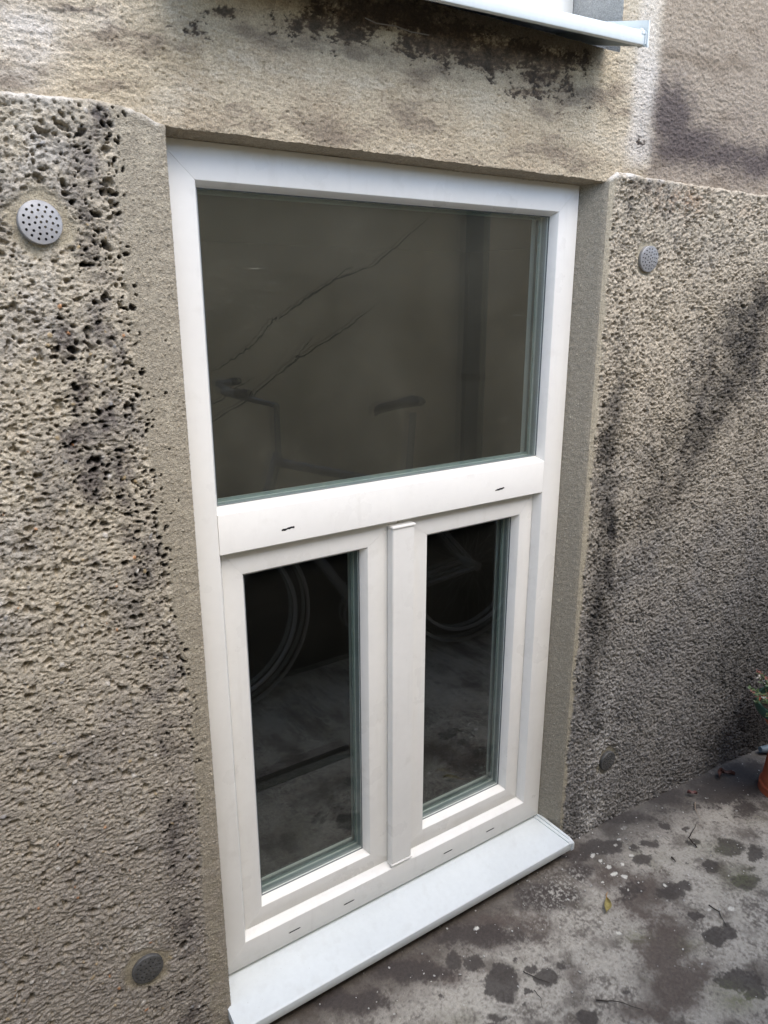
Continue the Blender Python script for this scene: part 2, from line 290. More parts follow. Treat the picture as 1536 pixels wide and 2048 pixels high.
S = {
'A_dark':[(-0.0739, 1.5646, 0.0229, 0.0027, -0.0022, -0.0213, 1.0), (-0.1048, 1.5698, 0.0221, 0.0027, -0.001, -0.0089, 0.6), (-0.1042, 1.5192, 0.0192, 0.0019, -0.004, -0.0368, 0.35), (-0.1046, 1.3012, 0.0149, -0.0002, -0.005, -0.0478, 0.75), (-0.0742, 1.2587, 0.0127, -0.0005, -0.0062, -0.0638, 0.6), (-0.1514, 1.2684, 0.0183, -0.0006, -0.0062, -0.0542, 0.85), (-0.1393, 1.1987, 0.0304, -0.0021, -0.0054, -0.0493, 0.75), (-0.0926, 1.1808, 0.0249, -0.0019, -0.0065, -0.0656, 0.6), (-0.153, 1.1354, 0.0305, -0.0032, -0.0048, -0.0432, 0.9), (-0.1355, 1.0741, 0.028, -0.0038, -0.0056, -0.0524, 1.0), (-0.0906, 1.091, 0.0219, -0.0027, -0.0052, -0.0531, 0.9), (-0.1061, 1.1527, 0.0176, -0.0016, -0.0037, -0.0366, 1.0), (-0.0847, 0.9962, 0.0301, -0.0052, -0.0052, -0.0556, 0.75), (-0.1313, 1.012, 0.0286, -0.0048, -0.004, -0.0385, 0.5), (-0.0779, 0.9461, 0.023, -0.0045, -0.006, -0.0652, 0.6), (-0.0762, 0.8786, 0.0195, -0.0045, -0.0046, -0.0504, 0.5), (-0.1273, 0.8315, 0.0225, -0.0059, -0.0075, -0.0755, 0.45), (-0.1027, 0.7635, 0.0313, -0.0092, -0.0049, -0.0523, 0.4), (-0.1055, 0.4595, 0.0334, -0.0152, -0.0079, -0.089, 0.3), (-0.106, 0.3553, 0.0256, -0.013, -0.0072, -0.0824, 0.25), (-0.1107, 0.0875, 0.0542, -0.0352, -0.0057, -0.0682, 0.55), (-0.1221, 0.6421, 0.0276, -0.01, -0.0052, -0.0545, 0.25), (-0.1514, 1.3799, 0.0063, 0.0002, -0.0007, -0.0064, 0.4), (-0.2205, 1.3158, 0.0119, -0.0001, -0.0016, -0.0127, 0.3)],
'A_white':[(-0.1886, 1.3284, 0.0435, -0.0001, -0.008, -0.0646, 0.5), (-0.1538, 1.5144, 0.049, 0.0048, -0.0065, -0.0539, 0.6), (-0.0399, 1.5778, 0.0613, 0.0076, -0.0015, -0.0154, 0.8), (-0.2549, 0.9508, 0.0255, -0.0055, -0.0191, -0.1506, 0.4), (-0.1434, 0.2341, 0.0296, -0.0172, -0.0039, -0.0423, 0.5), (-0.1292, 0.4803, 0.0243, -0.0109, -0.0036, -0.0387, 0.4)],
'B_dark':[(1.0444, 0.801, 0.0262, -0.0045, 0.0099, -0.0785, 0.9), (1.0462, 0.6844, 0.0306, -0.0064, 0.0118, -0.0955, 0.8), (1.0456, 0.5365, 0.0352, -0.0091, 0.0138, -0.1148, 0.6), (1.0492, 0.2633, 0.0408, -0.0142, 0.0108, -0.094, 0.5), (1.0579, 1.5637, 0.0671, 0.005, 0.0022, -0.0147, 0.6), (1.0125, 1.5109, 0.0228, 0.0013, 0.0069, -0.0496, 0.5), (1.5432, 1.211, 0.1075, -0.0036, 0.035, -0.1449, 0.8), (1.4488, 1.1253, 0.1266, -0.0075, 0.0259, -0.1187, 0.6), (1.3569, 1.042, 0.0991, -0.0085, 0.0207, -0.1057, 0.45), (1.5619, 1.3249, 0.059, -0.0001, 0.0191, -0.0758, 0.8), (1.5956, 0.9939, 0.153, -0.0143, 0.0277, -0.1148, 0.4), (1.7348, 0.1862, 0.2456, -0.0748, 0.0536, -0.2311, 0.6), (1.8757, -0.0427, 0.2011, -0.0708, 0.0522, -0.2116, 0.9), (1.6428, -0.0146, 0.1787, -0.0656, 0.0248, -0.1187, 0.6), (1.4173, -0.0351, 0.1866, -0.074, 0.0128, -0.0752, 0.35), (0.9993, 0.0061, 0.0307, -0.0135, 0.0068, -0.0668, 0.5), (1.7723, 0.4326, 0.0892, -0.0211, 0.0448, -0.18, 0.5), (1.3975, 1.3609, 0.0213, 0.0002, 0.0026, -0.0118, 0.1), (1.2279, -0.1629, 0.146, -0.067, 0.0063, -0.0465, 0.4)],
'B_brown':[(1.2023, 1.5432, 0.0927, 0.0061, 0.0057, -0.0312, 0.8), (1.0922, 1.5612, 0.0687, 0.005, 0.0032, -0.0199, 0.5), (1.4644, 1.5375, 0.0869, 0.0051, 0.0068, -0.0283, 0.3)],
'B_white':[(1.0891, 0.3389, 0.0517, -0.0165, 0.0096, -0.0772, 0.5), (1.0809, 0.1607, 0.0635, -0.0239, 0.0116, -0.0979, 0.7), (1.0636, -0.0383, 0.0537, -0.0238, 0.0097, -0.0862, 1.0), (1.0883, 0.2648, 0.0417, -0.0143, 0.0077, -0.0631, 0.5), (0.9748, 1.5747, 0.0474, 0.0038, 0.001, -0.0076, 1.0), (1.4938, 1.2253, 0.0321, -0.001, 0.0119, -0.0512, 0.3)],
'C_dark':[(1.1367, 1.6998, 0.0603, 0.007, 0.01, -0.0578, 0.9), (1.1034, 1.7439, 0.025, 0.0033, 0.0062, -0.0373, 0.6), (1.2068, 1.6577, 0.1098, 0.011, 0.0066, -0.035, 0.9), (1.3229, 1.6483, 0.1384, 0.013, 0.0055, -0.026, 0.8), (1.4682, 1.6453, 0.1073, 0.0096, 0.0081, -0.0327, 0.8), (1.066, 1.6629, 0.0496, 0.0053, 0.0044, -0.0285, 0.3), (1.4255, 1.7333, 0.0823, 0.0095, 0.0101, -0.0416, 0.3), (1.4511, 1.883, 0.0816, 0.0129, 0.0204, -0.0794, 0.25), (-0.0847, 1.6866, 0.0314, 0.0057, -0.0005, -0.0046, 0.6), (0.0607, 1.6877, 0.0439, 0.0074, -0.0019, -0.0247, 0.2), (-0.0288, 1.6784, 0.0401, 0.0069, -0.0014, -0.0148, 0.25)],
'C_white':[(1.0516, 1.7557, 0.0565, 0.0077, 0.0128, -0.0825, 0.8), (1.0133, 1.8494, 0.0463, 0.0079, 0.0104, -0.0695, 0.5), (-0.1596, 1.6504, 0.0529, 0.009, -0.0042, -0.0334, 0.9), (-0.1507, 1.6299, 0.0417, 0.0066, -0.0042, -0.034, 0.7), (-0.0798, 1.6752, 0.0573, 0.0101, -0.0031, -0.0288, 0.4), (1.0526, 1.6422, 0.066, 0.0066, 0.0058, -0.0382, 0.7), (-0.1718, 1.599, 0.0352, 0.005, -0.0029, -0.0227, 0.6)],
'C_ochre':[(0.0583, 1.6568, 0.0666, 0.0103, -0.0019, -0.025, 0.9), (0.0043, 1.6782, 0.0556, 0.0094, -0.0016, -0.018, 0.5), (-0.0358, 1.6065, 0.0752, 0.0103, -0.0029, -0.0306, 0.3), (0.5194, 1.7656, 0.0875, 0.0148, 0.0006, -0.0184, 0.6), (0.4067, 1.6635, 0.0302, 0.0041, 0.0001, -0.0162, 0.45), (0.4469, 1.7023, 0.0624, 0.0093, 0.0003, -0.0221, 0.3), (0.6407, 1.6258, 0.1894, 0.0208, 0.0024, -0.0414, 0.25)],
'C_peel':[(0.1064, 1.7171, 0.0379, 0.0068, -0.0006, -0.0087, 1.0), (0.0748, 1.684, 0.0259, 0.0043, -0.0016, -0.0218, 0.7), (0.0958, 1.6688, 0.0189, 0.003, -0.0009, -0.0127, 0.5), (0.0261, 1.6938, 0.0175, 0.0031, -0.0015, -0.0181, 0.4), (0.2677, 1.7328, 0.1162, 0.0202, -0.0007, -0.0234, 0.95), (0.3209, 1.725, 0.0556, 0.0093, -0.0003, -0.0193, 1.0), (0.4164, 1.7231, 0.0402, 0.0064, 0.0001, -0.018, 0.9), (0.3773, 1.7623, 0.1577, 0.0281, -0.0001, -0.0278, 1.3), (0.5198, 1.7508, 0.1215, 0.0199, 0.001, -0.0335, 1.4), (0.6338, 1.746, 0.1334, 0.0207, 0.0017, -0.0297, 1.4), (0.7587, 1.753, 0.0925, 0.0139, 0.0021, -0.0246, 1.2), (0.7475, 1.7306, 0.0921, 0.0132, 0.0021, -0.0247, 1.0), (0.8018, 1.7214, 0.0545, 0.0075, 0.0028, -0.0296, 0.9), (0.7113, 1.6966, 0.0772, 0.0102, 0.0009, -0.0115, 0.95), (0.8248, 1.7672, 0.055, 0.0084, 0.0026, -0.025, 0.9), (0.8754, 1.6918, 0.0506, 0.0062, 0.0012, -0.0105, 0.55), (0.8203, 1.6737, 0.0699, 0.0084, 0.0007, -0.0069, 0.6), (0.6625, 1.6737, 0.0371, 0.0047, 0.0003, -0.0041, 0.5), (0.3114, 1.6994, 0.0461, 0.0072, -0.0002, -0.0083, 0.5), (0.612, 1.7112, 0.0592, 0.0085, 0.0008, -0.0157, 0.6), (0.9657, 1.6892, 0.0307, 0.0037, 0.001, -0.0073, 0.5), (1.0356, 1.6453, 0.0406, 0.0041, 0.002, -0.0133, 0.7), (0.9528, 1.7866, 0.0449, 0.0068, 0.0016, -0.0121, 0.4)],
'G_dark':[(0.5427, -0.264, 0.0324, -0.0218, -0.0345, -0.0375, 1.0), (0.5228, -0.2965, 0.0158, -0.0107, -0.0175, -0.0188, 1.0), (0.6227, -0.3121, 0.0226, -0.0152, -0.0195, -0.0191, 1.0), (1.0321, -0.4575, 0.0288, -0.0194, -0.0252, -0.0162, 1.0), (1.0685, -0.4635, 0.0174, -0.0118, -0.026, -0.0163, 0.9), (1.339, -0.3002, 0.0449, -0.0303, -0.0437, -0.0272, 0.8), (1.3807, -0.3465, 0.0189, -0.0128, -0.039, -0.0229, 0.9), (1.0989, -0.2029, 0.0284, -0.0192, -0.0254, -0.0195, 0.8), (1.2668, -0.1514, 0.0233, -0.0157, -0.0176, -0.0128, 0.8), (1.3056, -0.1899, 0.0105, -0.0071, -0.0143, -0.0099, 0.8), (1.2685, -0.2341, 0.0271, -0.0183, -0.0171, -0.0116, 0.8), (1.2292, -0.3166, 0.0238, -0.0161, -0.0239, -0.0156, 0.8), (1.2555, -0.3946, 0.0422, -0.0285, -0.0346, -0.0208, 0.8), (0.9717, -0.5532, 0.0539, -0.0364, -0.0273, -0.0166, 0.9), (0.9734, -0.5862, 0.0265, -0.0179, -0.0224, -0.0131, 0.9), (1.1036, -0.3181, 0.0271, -0.0183, -0.0201, -0.014, 0.8), (1.0434, -0.3942, 0.0149, -0.01, -0.0145, -0.0098, 0.9), (0.6283, -0.4262, 0.0205, -0.0138, -0.0102, -0.0089, 1.0), (0.5174, -0.1973, 0.0184, -0.0124, -0.0133, -0.0156, 1.0), (0.4899, -0.1662, 0.0167, -0.0113, -0.0179, -0.022, 1.0), (0.5042, -0.2684, 0.0106, -0.0072, -0.0079, -0.0089, 1.0), (0.6144, -0.2779, 0.011, -0.0074, -0.009, -0.0091, 0.9), (0.6021, -0.2435, 0.0074, -0.005, -0.0045, -0.0047, 0.8), (0.4085, -0.2194, 0.0088, -0.0059, -0.0043, -0.0055, 0.7), (0.5733, -0.3165, 0.0089, -0.006, -0.0059, -0.006, 0.9), (0.5497, -0.3286, 0.0079, -0.0053, -0.0057, -0.0058, 0.8), (0.4745, -0.3185, 0.0256, -0.0173, -0.0089, -0.0098, 0.7), (0.4682, -0.3405, 0.0422, -0.0284, -0.0145, -0.0158, 0.6), (1.0616, -0.3134, 0.0413, -0.0279, -0.0413, -0.0296, 0.7), (0.7433, -0.4311, 0.0106, -0.0072, -0.0058, -0.0046, 0.6), (1.3068, -0.3775, 0.0216, -0.0145, -0.0199, -0.0118, 0.6), (0.3838, -0.145, 0.0127, -0.0085, -0.0058, -0.008, 0.7), (1.1686, -0.1737, 0.0282, -0.019, -0.0193, -0.0146, 0.7), (1.1191, -0.1632, 0.0223, -0.0151, -0.0217, -0.0169, 0.6), (0.674, -0.3105, 0.0184, -0.0124, -0.0132, -0.0124, 0.6), (1.0409, -0.1104, 0.067, -0.0452, -0.0295, -0.0251, 0.8), (0.979, -0.2576, 0.0517, -0.0348, -0.0521, -0.0412, 0.55), (1.3258, -0.1069, 0.0602, -0.0406, -0.0373, -0.0271, 0.5), (1.43, -0.1505, 0.0486, -0.0328, -0.0298, -0.0199, 0.5)],
'G_brown':[(0.9118, -0.4078, 0.0615, -0.0415, -0.0901, -0.0655, 0.8), (0.8422, -0.4834, 0.0535, -0.0361, -0.0613, -0.0435, 0.9), (0.9864, -0.2818, 0.0615, -0.0415, -0.0772, -0.0596, 0.7), (0.8905, -0.4867, 0.0543, -0.0366, -0.0537, -0.0368, 0.7), (0.9774, -0.1968, 0.0636, -0.0429, -0.0534, -0.0443, 0.6), (0.6183, -0.1767, 0.0673, -0.0454, -0.0374, -0.0408, 0.6), (0.6962, -0.1952, 0.0586, -0.0395, -0.0405, -0.0409, 0.7), (0.4562, -0.1938, 0.0543, -0.0366, -0.023, -0.0286, 0.5), (0.6824, -0.3464, 0.0271, -0.0183, -0.0371, -0.0336, 0.4), (0.7488, -0.4901, 0.0688, -0.0464, -0.028, -0.0211, 0.6), (0.6475, -0.1449, 0.0787, -0.0531, -0.0198, -0.0216, 0.7)],
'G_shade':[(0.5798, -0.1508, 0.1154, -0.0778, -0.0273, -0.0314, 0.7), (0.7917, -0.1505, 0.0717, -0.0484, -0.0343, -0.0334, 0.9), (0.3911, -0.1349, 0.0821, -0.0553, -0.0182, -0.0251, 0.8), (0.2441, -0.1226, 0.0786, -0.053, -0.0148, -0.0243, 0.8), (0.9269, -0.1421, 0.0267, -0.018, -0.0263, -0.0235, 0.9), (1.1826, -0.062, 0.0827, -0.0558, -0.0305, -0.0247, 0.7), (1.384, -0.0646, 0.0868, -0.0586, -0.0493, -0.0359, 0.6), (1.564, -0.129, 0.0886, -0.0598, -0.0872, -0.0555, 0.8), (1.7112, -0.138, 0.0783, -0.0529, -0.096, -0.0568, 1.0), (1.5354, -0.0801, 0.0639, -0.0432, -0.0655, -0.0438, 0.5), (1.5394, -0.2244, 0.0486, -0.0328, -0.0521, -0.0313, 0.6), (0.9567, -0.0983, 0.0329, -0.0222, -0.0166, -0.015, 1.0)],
'G_moss':[(0.9206, -0.5787, 0.0349, -0.0235, -0.0235, -0.0143, 0.8), (1.2577, -0.3797, 0.0425, -0.0287, -0.0443, -0.0269, 0.55), (0.8778, -0.3518, 0.024, -0.0162, -0.0138, -0.0108, 0.5), (1.2978, -0.2838, 0.0558, -0.0377, -0.0341, -0.022, 0.35), (0.9203, -0.5504, 0.031, -0.0209, -0.0217, -0.0136, 0.5), (0.9591, -0.4397, 0.0236, -0.0159, -0.019, -0.013, 0.3)],
'G_white':[(0.8224, -0.1712, 0.0615, -0.0415, -0.0523, -0.0491, 0.9), (0.8903, -0.1583, 0.042, -0.0284, -0.0377, -0.0341, 0.8), (0.7361, -0.2046, 0.0492, -0.0332, -0.0264, -0.0257, 0.5), (1.0804, -0.4369, 0.059, -0.0398, -0.0786, -0.0501, 0.6), (1.1394, -0.4767, 0.0492, -0.0332, -0.0946, -0.056, 0.6), (0.7113, -0.3202, 0.0278, -0.0187, -0.0244, -0.0221, 0.6), (0.5904, -0.2072, 0.0282, -0.019, -0.0126, -0.0138, 0.5), (1.1694, -0.3665, 0.0417, -0.0281, -0.0443, -0.0286, 0.4), (1.1883, -0.2975, 0.0323, -0.0218, -0.031, -0.021, 0.4), (0.7344, -0.4251, 0.0531, -0.0358, -0.0285, -0.0231, 0.4), (0.5853, -0.3799, 0.0516, -0.0348, -0.0164, -0.0156, 0.5), (0.4463, -0.2726, 0.052, -0.0351, -0.0161, -0.0189, 0.5), (0.7668, -0.3577, 0.0462, -0.0312, -0.0602, -0.0506, 0.3), (0.8249, -0.5548, 0.0256, -0.0173, -0.0196, -0.0131, 0.4)],
'G_drop':[(1.0017, -0.1717, 0.0065, -0.0044, -0.007, -0.0058, 1.0), (0.9959, -0.199, 0.0075, -0.005, -0.0055, -0.0045, 1.0), (1.0084, -0.2157, 0.0053, -0.0036, -0.0055, -0.0044, 1.0), (0.9998, -0.1185, 0.0055, -0.0037, -0.0057, -0.005, 1.0), (1.0857, -0.1765, 0.0055, -0.0037, -0.006, -0.0047, 1.0), (1.0369, -0.1848, 0.0043, -0.0029, -0.0043, -0.0035, 0.9), (0.9788, -0.2517, 0.0031, -0.0021, -0.004, -0.0032, 0.9), (1.1555, -0.096, 0.0093, -0.0063, -0.0066, -0.0053, 0.8), (1.0681, -0.2942, 0.0042, -0.0028, -0.0042, -0.0031, 1.0), (1.0925, -0.4002, 0.005, -0.0034, -0.0041, -0.0027, 1.0), (1.1391, -0.4298, 0.006, -0.0041, -0.0057, -0.0035, 1.0), (0.8573, -0.3227, 0.0077, -0.0052, -0.0046, -0.0037, 0.7), (1.0002, -0.145, 0.0065, -0.0044, -0.0071, -0.006, 0.7), (0.9465, -0.2003, 0.0031, -0.0021, -0.0039, -0.0033, 0.8), (0.8484, -0.2891, 0.0039, -0.0026, -0.0035, -0.0029, 0.5), (0.5898, -0.1269, 0.0068, -0.0046, -0.0047, -0.0054, 0.9), (1.0789, -0.1293, 0.0045, -0.003, -0.0046, -0.0038, 0.7), (1.0285, -0.3273, 0.0081, -0.0055, -0.0067, -0.0049, 0.5)],
}

def rebase(root, loc):
    """move the origin of a finished thing (built in world coordinates) to loc"""
    done = set()
    def rec(o):
        if o.type == 'MESH' and o.data.name not in done:
            done.add(o.data.name); o.data.transform(Matrix.Translation(-Vector(loc)))
        for c in o.children: rec(c)
    rec(root); root.location = loc

# ------------------------------------------------------------------ the house wall: rough concrete below, plaster above
wall = empty('house_wall')
tag(wall, 'weathered pitted concrete wall with cream plaster above the white window', 'wall')
WO = None
CAPS = [(-.165, 1.426), (1.088, 1.4135), (-.1365, .169), (1.1126, .117)]
def ranges(*p):
    """ranges(a, step, b, step, c ...) -> 1D coordinates"""
    o = []
    for i in range(0, len(p)-2, 2):
        n = max(1, int(round((p[i+2]-p[i])/p[i+1]))); o.append(np.linspace(p[i], p[i+2], n+1)[:-1])
    o.append([p[-1]]); return np.concatenate(o)
def corner_profile(u, x_c, y_face, y_in, x_in, side, r=.007):
    """unrolled coordinate u (= x on the face) -> x, y, outward normal; beyond the corner it runs back to (x_in, y_in)"""
    # side=+1: face lies at x < x_c, reveal goes back at x_c (left panel); -1: mirrored (right panel)
    s = (u-x_c)*side                     # s<0 on the face, s>0 on the reveal
    Lr = math.hypot(x_in-x_c, y_in-y_face)
    dx, dy = (x_in-x_c)/Lr, (y_in-y_face)/Lr
    x = np.where(s < 0, x_c+s*side, x_c+dx*s); y = np.where(s < 0, y_face, y_face+dy*s)
    t = np.clip((s+r)/(2*r), 0, 1)
    # round the corner: blend of the two legs
    k = np.exp(-(s/r)**2*1.2)*r*.35
    n0 = (0., -1.); n1 = (side*dy, -side*dx)
    nx = n0[0]*(1-t)+n1[0]*t; ny = n0[1]*(1-t)+n1[1]*t; q = np.hypot(nx, ny); nx /= q; ny /= q
    return x-nx*k, y-ny*k, nx, ny
def capmask(X, Z, r0, r1):
    m_ = np.zeros(X.shape, np.float32)
    wv = .018*fbm(X, Z, .035, 4, 990, .6)
    for cx, cz in CAPS: m_ = np.maximum(m_, 1-sst(r0, r1, np.hypot(X-cx, Z-cz)+wv))
    return m_

def left_panel():
    u = ranges(-1.1, .01, -.42, .00125, .014+.058); z = ranges(-.3, .006, -.12, .0014, 1.615)
    X, Z = np.meshgrid(u, z); X = X.astype(np.float32); Z = Z.astype(np.float32)
    wx = X+.0030*fbm(X, Z, .02, 3, 1)+.006*gn(X/.06, Z/.06, 2); wz = Z+.0030*fbm(X, Z, .02, 3, 5)+.006*gn(X/.06, Z/.06, 6)
    xb = np.interp(Z, [-.3, .1, .4, .67, .8, .95, 1.1, 1.3, 1.5, 1.56, 1.6], [-.03, -.028, -.025, -.02, -.032, -.042, -.052, -.062, -.062, -.058, -.05])
    edge = xb-X+.010*fbm(X, Z, .03, 4, 11)
    rough = sst(-.004, .003, edge)
    low = 1-sst(.35, 1.0, Z+.1*gn(X/.1, Z/.2, 9))                   # the lower half is crumbly, stretched sideways
    wob = .16*fbm(X, Z, .008, 3, 21)
    h = .0030*fbm(X, Z, .09, 3, 30)
    dens = .5+.5*gn(X/.07, Z/.09, 33)
    p1 = cells(wx*.8, wz*1.15, .021, 40, .44, .18, .42, .10, wob)*sst(.25, .55, dens+.15)
    p2 = cells(wx, wz*1.2, .012, 41, .62, .18, .44, .12, wob)
    p3 = cells(wx*.85, wz*1.25, .0064, 42, .8, .2, .45, .18, wob)
    rid = 1-np.abs(fbm(wx*.7, wz*1.35, .014, 4, 50))*2.2
    crumb = fbm(wx*.45, wz*1.5, .011, 4, 60, .6)
    ridl = 1-np.abs(fbm(wx*.5, wz*1.5, .018, 4, 65, .6))*2.4
    deep = spots(S['A_dark'], X, Z)
    band = np.exp(-((edge-.040)/.045)**2)*(.50+.35*fbm(X, Z, .09, 3, 75))*(.82+.18*sst(.3, .9, Z))
    deep = np.maximum(deep, band*(1.15+.35*(1-sst(.1, .8, Z))))
    hr = .0018*rid+.0034*(np.clip(f1(wx, wz, .0088, 76), 0, 1)-.5)+.0015*fbm(X, Z, .0055, 3, 70, .7)+.0018*fbm(wx, wz, .03, 3, 73)-p1*(.0085+.004*deep)-p2*(.0058+.004*deep)-p3*.0030
    amp = .75+.9*fbm(X, Z, .05, 3, 74)
    hl = .0026*(np.clip(f1(wx*.8, wz*1.3, .0085, 77), 0, 1)-.5)+(.0030*crumb+.0016*ridl)*amp+.0017*fbm(X*.8, Z*1.2, .0055, 3, 71, .7)-p1*.0070-p2*.0048*np.clip(amp, .4, 1.3)-p3*.0030
    hrough = hr*(1-low)+hl*low
    peb, pid = cells(wx, wz, .019, 80, .30, .12, .26, .12, rnd=True)
    peb = peb*rough*(pid > .2)
    hrough = hrough*(1-peb)+(.0012+.0012*np.sqrt(peb))*peb
    # border strip: trowelled skin sprinkled with grains, broken by black holes along its torn edge
    gr = cells(X, Z, .0078, 90, .85, .12, .27, .16)
    gr2 = cells(X, Z, .015, 91, .45, .08, .17, .10)
    comb = fbm(X*.6, Z*1.2, .012, 3, 93)
    loww = 1-sst(.1, .8, Z)
    hs = .0018+.0008*comb+(.0022*gr+.0032*gr2)+.0016*loww*fbm(X, Z, .018, 4, 95)+.0007*fbm(X, Z, .004, 2, 96)
    holes = cells(wx, wz*1.1, .0115, 97, .8, .22, .46, .08, wob*1.3)*np.exp(-((edge+.002)/.012)**2)*sst(.25, .6, Z)*sst(-.35, .1, fbm(X*0, Z, .06, 2, 101))*1.25
    holes = np.maximum(holes, cells(wx, wz, .03, 98, .30, .06, .12, .04, wob*.5)*(edge < 0)*(X < -.006)*(Z < 1.3))
    face = 1-sst(.008, .016, X)
    h = h*(.4+.6*rough)*face+hrough*rough*face+hs*(1-rough)*(.35+.65*face)-.0085*sst(.35, .7, holes)*face
    cm = capmask(X, Z, .034, .05)*face
    h = h*(1-cm)+(-.0025+.0006*comb+.0006*fbm(X, Z, .006, 3, 99))*cm
    # top ledge where the concrete ends under the plaster
    zt = np.interp(X, [-1.1, -.2, -.07, -.03, .0, .08], [1.575, 1.577, 1.583, 1.577, 1.566, 1.560])+.0035*fbm(X, Z*0, .03, 3, 100)
    led = sst(-.004, .009, Z-zt)
    h = h*(1-sst(-.018, 0, Z-zt)*.6)+.0015*np.exp(-((Z-zt+.006)/.006)**2)-0*led
    base = sst(-.14, -.10, Z)
    x, y, nx, ny = corner_profile(X, .014, -.052, .006, .0145, 1); y = y+led*.024
    P = np.stack([x+nx*h, y+ny*h, Z], -1)
    # colours
    beige = C3(.43, .385, .31); grey = C3(.285, .26, .228); pale = C3(.60, .57, .52); pink = C3(.315, .285, .257); blk = C3(.018, .016, .016); strip = C3(.33, .295, .235)
    n1 = fbm(X, Z, .12, 4, 200); n2 = fbm(X, Z, .03, 4, 210); n3 = fbm(wx, wz, .006, 3, 220)
    c = mix(beige, grey, sst(-.25, .5, n1+.4*n2))
    c = mix(c, pink[None, None], low*.75)
    pit = np.maximum(p1, p2)
    c = mix(c, beige, pit*.55*(1-low*.3))
    c = mix(c, pale, np.clip(spots(S['A_white'], X, Z)*sst(-.3, .35, n2+.6*n3)*.85, 0, 1)*(1-.7*pit))
    d = deep
    mld = sst(.34, .95, d+.36*n2+.26*n3)*(.45+.55*np.clip(1-hrough/.003, 0, 1))
    c = mix(c, C3(.085, .072, .072), np.clip(mld*.85, 0, .9))
    c = mix(c, C3(.13, .11, .09), np.clip(sst(.5, .9, pit)*sst(-.1, .35, n1+.5*n2), 0, 1)*.5)  # pits outside the stains: hollow shade painted in as a darker brown
    c = mix(c, blk, np.clip(sst(.5, .85, pit)*sst(.26, .6, d+.2*n2), 0, 1)*.92)
    pc = np.where(pid[..., None] < .32, C3(.42, .18, .06), np.where(pid[..., None] < .5, C3(.34, .25, .13), np.where(pid[..., None] < .72, C3(.6, .57, .53), C3(.25, .25, .26))))
    c = mix(c, pc, np.clip(peb*1.4, 0, 1)*.75*(pid < .9))
    cs = mix(strip, C3(.52, .47, .37), np.clip(sst(.3, .9, gr2)*.5+sst(.3, .9, gr)*.35+.35*sst(0, .6, n2), 0, 1))  # grains lightened in colour to imitate their wet sheen
    cs = mix(cs, C3(.33, .29, .25), loww*.6*sst(-.3, .3, n2))
    c = mix(cs, c, rough)
    hk = sst(.35, .6, holes)*face
    c = mix(c, blk, hk*.93)
    c = mix(c, C3(.34, .30, .22), cm*.8)
    c = mix(c, pale, np.clip(np.exp(-((Z-zt+.001)/.006)**2)*sst(-.3, .2, n2)*.8*face, 0, 1))
    return mesh_obj('pitted_concrete', P, grid_faces(*X.shape), M_render, wall, True, c*C3(1.015, 1.0, .96)*(1+.24*n3[..., None]), WO)
left_panel()

